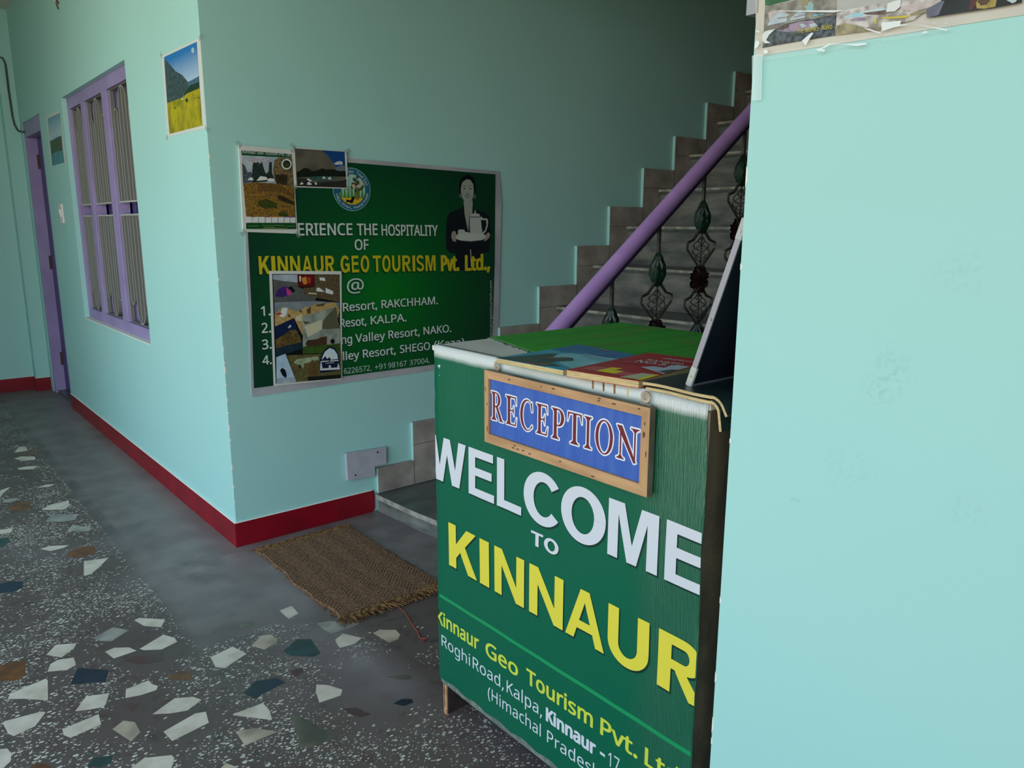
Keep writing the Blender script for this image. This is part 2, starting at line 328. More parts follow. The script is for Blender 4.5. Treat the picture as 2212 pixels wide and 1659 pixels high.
# traced outlines of prints and floor inlay, in metres on their own planes
STONES=[['w',[[0.523,5.0],[0.563,5.11],[0.588,5.099],[0.592,4.988],[0.538,4.988]]],['w',[[0.504,4.863],[0.541,4.884],[0.6,4.83],[0.589,4.766],[0.532,4.784]]],['w',[[0.492,4.652],[0.536,4.655],[0.585,4.628],[0.551,4.578],[0.495,4.614]]],['w',[[0.373,4.3],[0.419,4.327],[0.374,4.234],[0.358,4.175]]],['w',[[0.48,3.877],[0.527,3.925],[0.599,3.936],[0.587,3.853],[0.559,3.822],[0.506,3.852]]],['g',[[0.467,3.707],[0.508,3.78],[0.596,3.713],[0.57,3.645],[0.526,3.653]]],['g',[[0.516,3.523],[0.551,3.594],[0.574,3.55],[0.608,3.497],[0.581,3.473]]],['w',[[0.304,3.722],[0.347,3.703],[0.333,3.657],[0.297,3.663]]],['w',[[0.397,3.389],[0.431,3.398],[0.494,3.358],[0.47,3.341],[0.425,3.34]]],['w',[[0.506,3.152],[0.586,3.127],[0.559,3.088],[0.529,3.046],[0.502,3.011],[0.478,3.014]]],['n',[[0.219,3.129],[0.265,3.132],[0.3,3.097],[0.292,3.051],[0.256,3.029],[0.21,3.055]]],['o',[[0.364,4.001],[0.409,4.071],[0.458,4.002],[0.439,3.921],[0.382,3.93]]],['o',[[0.476,3.281],[0.531,3.309],[0.572,3.267],[0.556,3.208],[0.502,3.203],[0.471,3.235]]],['r',[[0.488,4.505],[0.516,4.519],[0.551,4.477],[0.537,4.416],[0.487,4.457]]],['w',[[0.532,2.549],[0.549,2.555],[0.611,2.491],[0.586,2.447],[0.546,2.489]]],['g',[[0.402,2.512],[0.468,2.544],[0.502,2.492],[0.443,2.455],[0.415,2.48]]],['w',[[0.274,2.495],[0.308,2.54],[0.358,2.511],[0.345,2.483],[0.306,2.45]]],['w',[[0.413,2.402],[0.44,2.409],[0.475,2.383],[0.488,2.348],[0.424,2.345]]],['w',[[0.497,2.353],[0.578,2.395],[0.599,2.352],[0.598,2.322],[0.548,2.307],[0.506,2.336]]],['w',[[0.647,2.171],[0.719,2.187],[0.737,2.121],[0.658,2.085],[0.64,2.108]]],['w',[[0.26,2.391],[0.274,2.43],[0.294,2.442],[0.334,2.427],[0.331,2.379],[0.305,2.365]]],['w',[[0.153,2.309],[0.162,2.336],[0.25,2.355],[0.253,2.343],[0.236,2.234],[0.186,2.285]]],['w',[[0.282,2.134],[0.319,2.189],[0.371,2.165],[0.352,2.117],[0.343,2.106],[0.302,2.123]]],['w',[[0.399,2.112],[0.411,2.155],[0.471,2.161],[0.474,2.135],[0.484,2.116],[0.475,2.098],[0.435,2.1]]],['w',[[0.435,1.991],[0.502,2.027],[0.543,2.001],[0.556,1.973],[0.511,1.949],[0.471,1.965]]],['w',[[0.128,2.193],[0.138,2.203],[0.213,2.19],[0.222,2.179],[0.19,2.13],[0.142,2.118],[0.133,2.138]]],['w',[[0.241,2.072],[0.327,2.082],[0.322,2.03],[0.25,2.021],[0.239,2.044]]],['c',[[0.339,1.991],[0.37,2.011],[0.391,1.985],[0.391,1.933],[0.363,1.909]]],['w',[[0.436,1.898],[0.523,1.923],[0.547,1.913],[0.537,1.861],[0.442,1.846]]],['w',[[0.597,1.857],[0.678,1.853],[0.678,1.807],[0.667,1.768],[0.632,1.809],[0.598,1.85]]],['c',[[0.577,1.783],[0.62,1.764],[0.66,1.712],[0.63,1.713],[0.575,1.714]]],['w',[[0.095,2.091],[0.123,2.074],[0.127,2.043],[0.122,2.015],[0.105,1.999],[0.086,2.015]]],['w',[[0.338,1.807],[0.371,1.824],[0.425,1.793],[0.427,1.778],[0.411,1.746],[0.405,1.728],[0.335,1.786]]],['c',[[0.5,1.672],[0.516,1.68],[0.528,1.657],[0.527,1.632],[0.497,1.657]]],['w',[[0.922,2.311],[0.967,2.315],[0.962,2.253],[0.923,2.239],[0.921,2.266]]],['c',[[0.765,2.156],[0.812,2.193],[0.839,2.18],[0.841,2.137],[0.831,2.123],[0.786,2.108]]],['w',[[0.978,2.024],[1.014,2.043],[1.047,1.982],[1.013,1.964],[0.967,1.972],[0.971,1.999]]],['c',[[1.088,1.985],[1.114,1.99],[1.154,1.957],[1.15,1.923],[1.13,1.903],[1.098,1.903]]],['g',[[0.979,2.154],[1.019,2.14],[1.085,2.066],[1.043,2.058],[0.986,2.066],[0.978,2.111]]],['w',[[0.81,1.81],[0.827,1.842],[0.852,1.816],[0.871,1.773],[0.855,1.751],[0.795,1.758]]],['d',[[0.709,1.749],[0.729,1.742],[0.746,1.678],[0.763,1.627],[0.779,1.59],[0.711,1.606],[0.699,1.599],[0.676,1.623],[0.695,1.677]]],['d',[[0.994,1.752],[1.041,1.728],[1.056,1.701],[1.04,1.695],[1.011,1.723]]],['t',[[0.827,2.066],[0.889,2.102],[0.922,2.075],[0.908,1.982],[0.884,1.978],[0.833,2.028]]],['n',[[0.654,1.931],[0.7,1.965],[0.753,1.944],[0.764,1.905],[0.705,1.896],[0.668,1.885]]],['n',[[0.314,2.319],[0.333,2.357],[0.398,2.288],[0.376,2.231],[0.297,2.278]]],['o',[[0.143,2.515],[0.198,2.517],[0.222,2.497],[0.209,2.414],[0.185,2.396],[0.134,2.435]]],['o',[[0.515,2.146],[0.556,2.154],[0.573,2.136],[0.567,2.084],[0.527,2.121]]],['r',[[0.832,1.696],[0.86,1.676],[0.877,1.626],[0.849,1.633],[0.834,1.668]]],['r',[[0.799,1.952],[0.832,1.947],[0.827,1.921],[0.796,1.915]]],['d',[[0.787,2.308],[0.83,2.291],[0.817,2.268],[0.777,2.282]]],['t',[[0.278,3.607],[0.315,3.609],[0.32,3.557],[0.29,3.507],[0.268,3.525]]],['n',[[0.946,1.628],[0.974,1.632],[0.996,1.614],[0.99,1.598],[0.962,1.601]]],['o',[[0.15,1.962],[0.165,1.968],[0.187,1.95],[0.193,1.927],[0.182,1.918],[0.15,1.944]]],['t',[[0.258,1.88],[0.278,1.902],[0.314,1.882],[0.303,1.854],[0.283,1.855]]],['r',[[0.44,2.317],[0.478,2.318],[0.543,2.265],[0.533,2.241],[0.477,2.262]]]]
P1=[['paper',[[3.362,1.908],[2.917,1.899],[2.92,1.597],[3.377,1.604]]],['skyg',[[3.332,1.899],[2.951,1.892],[2.952,1.714],[3.35,1.73]]],['greyhill',[[3.33,1.891],[3.298,1.878],[3.208,1.83],[3.162,1.815],[3.131,1.805],[3.075,1.773],[3.055,1.76],[3.115,1.743],[3.16,1.726],[3.341,1.728]]],['bluehill',[[3.075,1.774],[3.02,1.775],[2.954,1.778],[2.956,1.734],[3.093,1.735]]],['darkgreen',[[3.115,1.743],[3.055,1.76],[3.009,1.759],[2.956,1.759],[2.956,1.735],[3.152,1.726]]],['meadow',[[3.341,1.729],[3.151,1.728],[3.093,1.736],[2.955,1.737],[2.957,1.61],[3.342,1.613]]],['white',[[3.173,1.723],[3.152,1.727],[3.14,1.72]]],['darkgreen',[[3.121,1.717],[3.096,1.721],[3.089,1.707],[3.111,1.706]]],['darkgreen',[[3.019,1.709],[3.006,1.711],[3.002,1.706]]],['darkgreen',[[2.98,1.708],[2.968,1.709],[2.966,1.703]]],['darkgreen',[[3.26,1.702],[3.238,1.705],[3.244,1.697]]],['paleblue',[[3.009,1.877],[2.993,1.88],[2.979,1.875],[2.976,1.862],[2.995,1.859],[3.011,1.868]]]]
P2=[['paper',[[5.797,1.926],[5.362,1.917],[5.361,1.616],[5.824,1.62]]],['skyg2',[[5.748,1.906],[5.363,1.901],[5.383,1.752],[5.777,1.757]]],['paleblue',[[5.771,1.782],[5.645,1.801],[5.586,1.788],[5.49,1.804],[5.436,1.788],[5.38,1.799],[5.379,1.743],[5.763,1.756]]],['treeline',[[5.763,1.771],[5.64,1.772],[5.529,1.775],[5.402,1.775],[5.402,1.689],[5.513,1.693],[5.598,1.694],[5.76,1.686]]],['lake',[[5.768,1.689],[5.597,1.696],[5.401,1.691],[5.395,1.62],[5.777,1.621]]]]
P6=[['paper',[[5.4,2.621],[4.765,2.527],[5.107,2.435],[5.087,2.427],[5.224,2.482]]]]
P3=[['paper',[[1.117,1.546],[1.326,1.541],[1.327,1.225],[1.112,1.233]]],['greensolid',[[1.125,1.527],[1.32,1.525],[1.32,1.511],[1.125,1.51]]],['palesky',[[1.125,1.51],[1.32,1.511],[1.323,1.4],[1.122,1.4]]],['greytree',[[1.124,1.481],[1.135,1.472],[1.143,1.449],[1.154,1.452],[1.16,1.446],[1.158,1.414],[1.123,1.409]]],['conifer',[[1.16,1.449],[1.164,1.477],[1.172,1.498],[1.184,1.497],[1.19,1.481],[1.2,1.491],[1.205,1.47],[1.209,1.455],[1.215,1.447],[1.224,1.458],[1.229,1.492],[1.239,1.49],[1.237,1.456],[1.246,1.422],[1.156,1.413]]],['pinkbits',[[1.137,1.499],[1.184,1.499],[1.233,1.505],[1.226,1.497],[1.194,1.493],[1.177,1.485],[1.152,1.49]]],['tanhill',[[1.25,1.499],[1.27,1.51],[1.32,1.51],[1.322,1.381],[1.294,1.399],[1.245,1.422],[1.241,1.465]]],['white',[[1.139,1.422],[1.151,1.432],[1.161,1.431],[1.162,1.421]]],['white',[[1.174,1.42],[1.19,1.438],[1.213,1.436],[1.22,1.426]]],['white',[[1.217,1.426],[1.226,1.432],[1.245,1.43],[1.245,1.421],[1.218,1.42]]],['darkblock',[[1.249,1.446],[1.298,1.448],[1.294,1.408],[1.251,1.413]]],['ochre',[[1.123,1.409],[1.179,1.415],[1.251,1.413],[1.323,1.4],[1.321,1.289],[1.126,1.289]]],['autumn',[[1.179,1.411],[1.264,1.41],[1.32,1.375],[1.321,1.362],[1.262,1.382],[1.177,1.383]]],['darkblock',[[1.248,1.37],[1.275,1.367],[1.32,1.346],[1.32,1.333],[1.26,1.351]]],['bush',[[1.174,1.346],[1.208,1.356],[1.246,1.341],[1.249,1.323],[1.199,1.319],[1.173,1.331]]],['bush',[[1.251,1.304],[1.271,1.31],[1.291,1.301],[1.287,1.29],[1.253,1.291]]],['white',[[1.125,1.288],[1.32,1.289],[1.319,1.268],[1.124,1.267]]],['redline',[[1.145,1.289],[1.158,1.289],[1.158,1.287],[1.145,1.287]]],['redline',[[1.198,1.29],[1.218,1.29],[1.218,1.287],[1.198,1.287]]],['orangeline',[[1.223,1.29],[1.27,1.29],[1.27,1.288],[1.223,1.287]]],['purpleline',[[1.274,1.29],[1.32,1.29],[1.32,1.287],[1.273,1.287]]],['greyline',[[1.147,1.287],[1.149,1.287],[1.147,1.267],[1.146,1.267]]],['greyline',[[1.172,1.287],[1.173,1.287],[1.172,1.267],[1.17,1.267]]],['greyline',[[1.197,1.288],[1.199,1.288],[1.198,1.267],[1.196,1.267]]],['greyline',[[1.222,1.288],[1.224,1.288],[1.223,1.267],[1.221,1.267]]],['greyline',[[1.247,1.288],[1.249,1.288],[1.248,1.267],[1.246,1.267]]],['greyline',[[1.272,1.288],[1.274,1.288],[1.273,1.267],[1.271,1.267]]],['greyline',[[1.297,1.288],[1.298,1.289],[1.297,1.267],[1.295,1.267]]],['greensolid',[[1.123,1.266],[1.32,1.266],[1.32,1.243],[1.122,1.244]]],['emblemring',[[1.316,1.487],[1.314,1.48],[1.309,1.473],[1.302,1.468],[1.294,1.466],[1.286,1.468],[1.28,1.472],[1.276,1.478],[1.275,1.485],[1.277,1.493],[1.282,1.5],[1.289,1.504],[1.297,1.506],[1.305,1.505],[1.311,1.501],[1.315,1.495]]],['conifer',[[1.311,1.487],[1.31,1.481],[1.306,1.476],[1.301,1.473],[1.295,1.471],[1.289,1.472],[1.284,1.475],[1.281,1.48],[1.28,1.485],[1.281,1.491],[1.285,1.496],[1.29,1.5],[1.296,1.501],[1.302,1.5],[1.307,1.497],[1.31,1.493]]],['bush',[[1.285,1.483],[1.296,1.489],[1.309,1.484],[1.303,1.476],[1.291,1.474]]]]
P3T=[[1.128,1.514],[1.317,1.513],[1.128,1.524]]
P4=[['paper',[[1.327,1.552],[1.555,1.549],[1.554,1.403],[1.326,1.402]]],['stormhill',[[1.333,1.547],[1.545,1.547],[1.547,1.407],[1.334,1.406]]],['deepsky',[[1.445,1.547],[1.545,1.547],[1.546,1.486],[1.507,1.484],[1.493,1.499],[1.476,1.524]]],['cloudwhite',[[1.495,1.499],[1.512,1.508],[1.526,1.51],[1.535,1.505],[1.533,1.497],[1.503,1.494]]],['paleblue2',[[1.505,1.484],[1.529,1.495],[1.546,1.491],[1.546,1.469],[1.499,1.47]]],['darktree',[[1.335,1.458],[1.349,1.464],[1.367,1.476],[1.384,1.475],[1.401,1.465],[1.423,1.469],[1.445,1.479],[1.459,1.474],[1.492,1.477],[1.517,1.471],[1.546,1.473],[1.547,1.45],[1.49,1.449],[1.382,1.443],[1.335,1.438]]],['teal',[[1.382,1.442],[1.454,1.449],[1.512,1.445],[1.49,1.436],[1.435,1.429],[1.392,1.432]]],['darkground',[[1.335,1.438],[1.375,1.436],[1.402,1.422],[1.453,1.427],[1.526,1.433],[1.548,1.44],[1.547,1.407],[1.334,1.406]]],['white',[[1.345,1.413],[1.355,1.423],[1.362,1.416],[1.356,1.413]]],['white',[[1.374,1.414],[1.383,1.426],[1.398,1.415],[1.388,1.412]]],['white',[[1.408,1.422],[1.417,1.423],[1.418,1.414],[1.411,1.414]]],['white',[[1.442,1.437],[1.448,1.449],[1.457,1.44]]],['white',[[1.464,1.437],[1.474,1.448],[1.484,1.437]]],['white',[[1.375,1.433],[1.384,1.437],[1.396,1.429],[1.394,1.424]]]]
P5=[['paper',[[1.204,1.085],[1.51,1.073],[1.493,0.623],[1.194,0.632]]],['black',[[1.214,1.073],[1.501,1.06],[1.484,0.628],[1.202,0.641]]],['stonegrey',[[1.217,1.07],[1.317,1.066],[1.316,1.018],[1.39,0.99],[1.39,0.959],[1.215,0.965]]],['palesky',[[1.217,1.07],[1.317,1.066],[1.316,1.036],[1.269,1.042],[1.216,1.052]]],['purple',[[1.219,0.986],[1.233,1.012],[1.258,1.024],[1.275,1.02],[1.292,0.991],[1.252,0.981]]],['magenta',[[1.266,1.02],[1.281,1.006],[1.292,0.991],[1.271,0.986]]],['black',[[1.276,1.018],[1.289,1.023],[1.305,1.003],[1.294,0.996]]],['maroon',[[1.318,1.066],[1.388,1.064],[1.386,1.016],[1.317,1.018]]],['orangeline',[[1.333,1.053],[1.354,1.057],[1.356,1.029],[1.342,1.026],[1.335,1.04]]],['redline',[[1.358,1.056],[1.375,1.052],[1.371,1.032],[1.358,1.029]]],['white',[[1.324,1.06],[1.331,1.061],[1.329,1.037],[1.324,1.04]]],['villagebrown',[[1.389,1.063],[1.499,1.058],[1.492,0.946],[1.336,0.987],[1.341,1.014],[1.388,1.014]]],['white',[[1.395,1.01],[1.406,1.012],[1.431,0.992],[1.394,0.997]]],['white',[[1.435,1.009],[1.468,0.993],[1.466,0.98],[1.434,0.988]]],['white',[[1.41,1.052],[1.434,1.049],[1.435,1.036],[1.411,1.04]]],['cream',[[1.358,0.994],[1.394,0.989],[1.394,0.984],[1.359,0.988]]],['greysky',[[1.215,0.964],[1.39,0.958],[1.492,0.945],[1.491,0.909],[1.213,0.908]]],['sand',[[1.213,0.916],[1.249,0.944],[1.27,0.937],[1.304,0.922],[1.348,0.937],[1.38,0.942],[1.399,0.949],[1.44,0.945],[1.473,0.947],[1.491,0.916],[1.485,0.882],[1.323,0.826],[1.292,0.896],[1.212,0.869]]],['sanddark',[[1.268,0.914],[1.279,0.91],[1.276,0.9],[1.269,0.901]]],['sanddark',[[1.314,0.921],[1.322,0.931],[1.328,0.913]]],['sanddark',[[1.347,0.926],[1.367,0.938],[1.364,0.911],[1.35,0.909]]],['sanddark',[[1.391,0.943],[1.432,0.947],[1.42,0.936],[1.387,0.936]]],['white',[[1.246,0.939],[1.268,0.939],[1.261,0.911],[1.247,0.902],[1.233,0.907]]],['redline',[[1.22,0.921],[1.234,0.922],[1.248,0.916],[1.22,0.913]]],['cream',[[1.299,0.902],[1.328,0.91],[1.323,0.88],[1.3,0.885]]],['navy',[[1.212,0.869],[1.29,0.895],[1.322,0.799],[1.321,0.772],[1.208,0.746]]],['brownhill',[[1.21,0.816],[1.243,0.833],[1.272,0.85],[1.295,0.852],[1.314,0.82],[1.318,0.797],[1.254,0.788],[1.21,0.782]]],['cloudwhite',[[1.263,0.861],[1.276,0.872],[1.279,0.863],[1.268,0.857]]],['duskblue',[[1.21,0.782],[1.254,0.79],[1.318,0.797],[1.321,0.772],[1.208,0.746]]],['mistgrey',[[1.327,0.899],[1.474,0.93],[1.489,0.839],[1.486,0.738],[1.321,0.749]]],['rockdark',[[1.474,0.93],[1.489,0.839],[1.438,0.84],[1.408,0.843],[1.418,0.88]]],['cream',[[1.334,0.859],[1.41,0.882],[1.41,0.842],[1.346,0.814]]],['sanddark',[[1.33,0.881],[1.362,0.874],[1.337,0.867]]],['horse',[[1.334,0.791],[1.344,0.803],[1.384,0.803],[1.403,0.81],[1.429,0.811],[1.427,0.777],[1.339,0.778]]],['black',[[1.443,0.791],[1.453,0.8],[1.464,0.791],[1.46,0.777],[1.446,0.78]]],['field',[[1.322,0.778],[1.487,0.776],[1.486,0.738],[1.321,0.749]]],['paleblue',[[1.208,0.747],[1.247,0.758],[1.286,0.639],[1.203,0.641]]],['palesky',[[1.204,0.662],[1.28,0.659],[1.286,0.639],[1.203,0.641]]],['black',[[1.22,0.694],[1.23,0.703],[1.243,0.691],[1.247,0.67],[1.243,0.659],[1.229,0.672]]],['olive',[[1.252,0.751],[1.394,0.741],[1.488,0.737],[1.484,0.629],[1.287,0.639]]],['palegreen',[[1.278,0.718],[1.293,0.73],[1.384,0.734],[1.389,0.719],[1.324,0.709],[1.316,0.696]]],['redline',[[1.28,0.707],[1.288,0.707],[1.284,0.693]]],['navy',[[1.299,0.707],[1.308,0.706],[1.306,0.691],[1.299,0.692]]],['sand',[[1.313,0.702],[1.324,0.702],[1.318,0.689]]],['bark',[[1.341,0.693],[1.358,0.723],[1.378,0.696],[1.38,0.65],[1.339,0.652]]],['darktree',[[1.332,0.653],[1.482,0.645],[1.484,0.629],[1.338,0.636]]],['badge',[[1.388,0.67],[1.393,0.722],[1.409,0.752],[1.436,0.77],[1.464,0.757],[1.479,0.724],[1.481,0.663],[1.393,0.662]]],['skyg',[[1.4,0.72],[1.415,0.748],[1.438,0.762],[1.458,0.753],[1.471,0.732],[1.474,0.714]]],['white',[[1.4,0.718],[1.422,0.74],[1.429,0.733],[1.441,0.745],[1.453,0.727],[1.464,0.722],[1.474,0.712],[1.435,0.713]]],['badge',[[1.402,0.718],[1.417,0.73],[1.424,0.717],[1.436,0.725],[1.441,0.712]]],['white',[[1.391,0.681],[1.48,0.676],[1.48,0.667],[1.391,0.673]]],['white',[[1.395,0.712],[1.398,0.703],[1.402,0.683],[1.391,0.681]]],['white',[[1.473,0.695],[1.479,0.678],[1.468,0.677]]],['white',[[1.397,0.712],[1.432,0.71],[1.431,0.706],[1.398,0.707]]],['white',[[1.437,0.71],[1.475,0.708],[1.475,0.704],[1.437,0.705]]],['white',[[1.416,0.701],[1.454,0.7],[1.454,0.698],[1.416,0.699]]],['white',[[1.43,0.69],[1.438,0.69],[1.44,0.68],[1.429,0.68]]]]
BAN=[[1.142,1.533],[1.344,1.532],[1.582,1.524],[2.35,1.507],[2.361,1.36],[2.352,1.1],[2.346,0.923],[2.337,0.606],[2.156,0.608],[1.104,0.6],[1.114,0.885],[1.117,1.131]]
BANI=[[1.148,1.507],[1.582,1.506],[2.322,1.492],[2.318,1.101],[2.297,0.633],[1.933,0.633],[1.114,0.634],[1.125,0.956],[1.13,1.221]]
FIG=[['jacket',[[2.135,1.351],[2.121,1.335],[2.058,1.315],[2.041,1.288],[2.036,1.22],[2.038,1.152],[2.055,1.137],[2.088,1.132],[2.089,1.056],[2.23,1.051],[2.248,1.135],[2.281,1.134],[2.294,1.219],[2.282,1.302],[2.257,1.318],[2.192,1.333],[2.184,1.355]]],['hair',[[2.114,1.399],[2.112,1.436],[2.123,1.467],[2.146,1.48],[2.17,1.483],[2.193,1.473],[2.206,1.445],[2.205,1.408],[2.193,1.398],[2.125,1.394]]],['skin',[[2.136,1.366],[2.188,1.37],[2.186,1.314],[2.17,1.301],[2.163,1.257],[2.159,1.238],[2.151,1.27],[2.142,1.307]]],['skin',[[2.122,1.424],[2.13,1.449],[2.154,1.464],[2.177,1.461],[2.193,1.442],[2.195,1.408],[2.189,1.38],[2.176,1.364],[2.16,1.355],[2.145,1.362],[2.129,1.381],[2.122,1.406]]],['earring',[[2.111,1.39],[2.116,1.401],[2.123,1.393],[2.125,1.38],[2.116,1.383]]],['earring',[[2.195,1.395],[2.203,1.399],[2.208,1.391],[2.201,1.377],[2.194,1.383]]],['hair',[[2.13,1.43],[2.142,1.435],[2.151,1.432],[2.142,1.432]]],['hair',[[2.163,1.432],[2.173,1.436],[2.187,1.434],[2.173,1.434]]],['eye',[[2.133,1.422],[2.142,1.425],[2.15,1.422],[2.141,1.419]]],['eye',[[2.167,1.422],[2.177,1.426],[2.185,1.423],[2.177,1.42]]],['nose',[[2.149,1.4],[2.155,1.404],[2.161,1.398],[2.169,1.401],[2.161,1.394]]],['lip',[[2.141,1.391],[2.153,1.392],[2.177,1.392],[2.169,1.385],[2.159,1.382],[2.149,1.384]]],['tooth',[[2.144,1.39],[2.173,1.39],[2.165,1.386],[2.153,1.386]]],['shirt',[[2.14,1.313],[2.144,1.301],[2.163,1.238],[2.16,1.235],[2.15,1.276]]],['shirt',[[2.171,1.149],[2.175,1.149],[2.181,1.069],[2.175,1.071]]],['pot',[[2.172,1.301],[2.18,1.31],[2.2,1.314],[2.224,1.311],[2.232,1.299],[2.244,1.216],[2.163,1.216],[2.169,1.263]]],['pot',[[2.198,1.312],[2.198,1.325],[2.201,1.328],[2.205,1.325],[2.205,1.313]]],['pot',[[2.232,1.297],[2.242,1.298],[2.244,1.291],[2.269,1.291],[2.277,1.283],[2.275,1.257],[2.265,1.232],[2.246,1.217],[2.242,1.225],[2.259,1.238],[2.267,1.261],[2.265,1.283],[2.234,1.283]]],['pot',[[2.102,1.235],[2.112,1.241],[2.139,1.239],[2.143,1.229],[2.161,1.229],[2.161,1.213],[2.103,1.213]]],['potshade',[[2.174,1.298],[2.232,1.299],[2.232,1.295],[2.174,1.294]]],['potshade',[[2.163,1.263],[2.169,1.27],[2.175,1.218],[2.165,1.216]]],['tray',[[2.084,1.21],[2.103,1.22],[2.167,1.226],[2.248,1.219],[2.267,1.212],[2.265,1.2],[2.24,1.19],[2.175,1.185],[2.119,1.19],[2.089,1.199]]],['potshade',[[2.089,1.199],[2.119,1.191],[2.175,1.187],[2.24,1.192],[2.265,1.201],[2.265,1.199],[2.24,1.189],[2.174,1.184],[2.119,1.188],[2.089,1.197]]],['hand',[[2.064,1.207],[2.067,1.226],[2.076,1.234],[2.09,1.231],[2.094,1.213],[2.089,1.201],[2.091,1.185],[2.072,1.189]]],['hand',[[2.252,1.184],[2.258,1.2],[2.267,1.222],[2.279,1.227],[2.289,1.219],[2.285,1.204],[2.269,1.191]]]]
PR=[['paperbeige',[[0.694,1.802],[0.36,1.743],[0.329,1.486],[0.672,1.494]]],['greenprint',[[0.666,1.616],[0.559,1.605],[0.555,1.56],[0.62,1.558],[0.657,1.558],[0.662,1.559]]],['rockgrey',[[0.662,1.558],[0.618,1.557],[0.555,1.557],[0.554,1.502],[0.661,1.504]]],['palepink',[[0.656,1.549],[0.634,1.549],[0.632,1.546],[0.622,1.54],[0.653,1.538]]],['tealbits',[[0.607,1.552],[0.592,1.55],[0.588,1.545],[0.589,1.537],[0.597,1.539],[0.601,1.545]]],['mustardbits',[[0.607,1.556],[0.596,1.555],[0.597,1.547],[0.605,1.547]]],['tentgrey',[[0.655,1.534],[0.649,1.541],[0.636,1.547],[0.63,1.542],[0.622,1.539],[0.626,1.539],[0.626,1.532],[0.655,1.532]]],['tentgrey',[[0.621,1.535],[0.607,1.543],[0.603,1.539],[0.597,1.537],[0.6,1.536],[0.599,1.532],[0.62,1.532]]],['tentshade',[[0.641,1.539],[0.637,1.539],[0.626,1.538],[0.626,1.537],[0.64,1.538]]],['tentshade',[[0.615,1.536],[0.6,1.536],[0.6,1.535],[0.615,1.535]]],['tentblue',[[0.588,1.531],[0.585,1.534],[0.579,1.531]]],['tentblue',[[0.58,1.531],[0.574,1.532],[0.571,1.53]]],['slate',[[0.656,1.518],[0.65,1.522],[0.64,1.525],[0.629,1.529],[0.605,1.529],[0.587,1.528],[0.569,1.528],[0.555,1.527],[0.554,1.502],[0.644,1.505],[0.661,1.504]]],['mauve',[[0.64,1.522],[0.623,1.527],[0.605,1.528],[0.587,1.526],[0.579,1.518],[0.586,1.515],[0.604,1.516],[0.622,1.518]]],['tentgrey',[[0.606,1.524],[0.602,1.525],[0.595,1.521],[0.601,1.519]]],['tentgrey',[[0.592,1.522],[0.584,1.522],[0.579,1.518],[0.589,1.517]]],['brownbits',[[0.636,1.524],[0.629,1.528],[0.623,1.528],[0.621,1.524],[0.632,1.522]]],['white',[[0.657,1.509],[0.661,1.514],[0.662,1.521],[0.657,1.525],[0.642,1.525],[0.651,1.519],[0.655,1.513],[0.648,1.508]]],['palegreyprint',[[0.556,1.568],[0.498,1.566],[0.426,1.559],[0.425,1.515],[0.495,1.528],[0.554,1.529]]],['snowprint',[[0.554,1.529],[0.541,1.53],[0.495,1.529],[0.436,1.525],[0.432,1.516],[0.455,1.502],[0.492,1.501],[0.553,1.503]]],['skybits',[[0.543,1.523],[0.519,1.524],[0.494,1.524],[0.487,1.519],[0.51,1.517],[0.54,1.52]]],['mauve',[[0.536,1.517],[0.526,1.518],[0.514,1.516],[0.514,1.512],[0.529,1.514]]],['brownbits',[[0.519,1.522],[0.494,1.52],[0.472,1.52],[0.473,1.517],[0.493,1.515],[0.514,1.519]]],['tanstrip',[[0.554,1.513],[0.541,1.514],[0.513,1.504],[0.492,1.501],[0.492,1.498],[0.553,1.502]]],['gold',[[0.503,1.512],[0.5,1.512],[0.5,1.506],[0.502,1.506]]],['gold',[[0.493,1.512],[0.47,1.509],[0.462,1.509],[0.46,1.507],[0.464,1.506],[0.493,1.51]]],['mustardbits',[[0.46,1.51],[0.441,1.511],[0.44,1.508],[0.459,1.507]]],['white',[[0.488,1.527],[0.479,1.528],[0.472,1.528],[0.472,1.52],[0.478,1.516],[0.489,1.517]]],['palepink',[[0.471,1.52],[0.455,1.521],[0.435,1.519],[0.421,1.518],[0.421,1.515],[0.441,1.512],[0.454,1.511],[0.47,1.516]]],['darkprint',[[0.427,1.515],[0.421,1.522],[0.343,1.521],[0.34,1.498],[0.368,1.498],[0.438,1.501]]],['slatepurple',[[0.441,1.511],[0.424,1.517],[0.421,1.516],[0.426,1.502],[0.439,1.501]]],['brickbits',[[0.394,1.509],[0.392,1.513],[0.387,1.515],[0.387,1.506],[0.391,1.499],[0.393,1.5]]],['basket',[[0.387,1.507],[0.384,1.512],[0.365,1.511],[0.366,1.499],[0.377,1.499],[0.385,1.501]]],['basketdark',[[0.385,1.508],[0.382,1.512],[0.37,1.51],[0.375,1.503],[0.381,1.503]]],['tentgrey',[[0.356,1.504],[0.354,1.507],[0.341,1.507],[0.346,1.5],[0.349,1.499]]]]
PRT=[[0.608,1.512],[0.557,1.509]]
PRFILM=[['film',[[0.673,1.496],[0.492,1.492],[0.491,1.486],[0.531,1.485],[0.569,1.482],[0.601,1.484],[0.673,1.487]]],['film',[[0.491,1.492],[0.417,1.489],[0.408,1.483],[0.438,1.482],[0.49,1.483]]],['tape',[[0.674,1.495],[0.656,1.494],[0.657,1.487],[0.654,1.434],[0.669,1.434]]]]
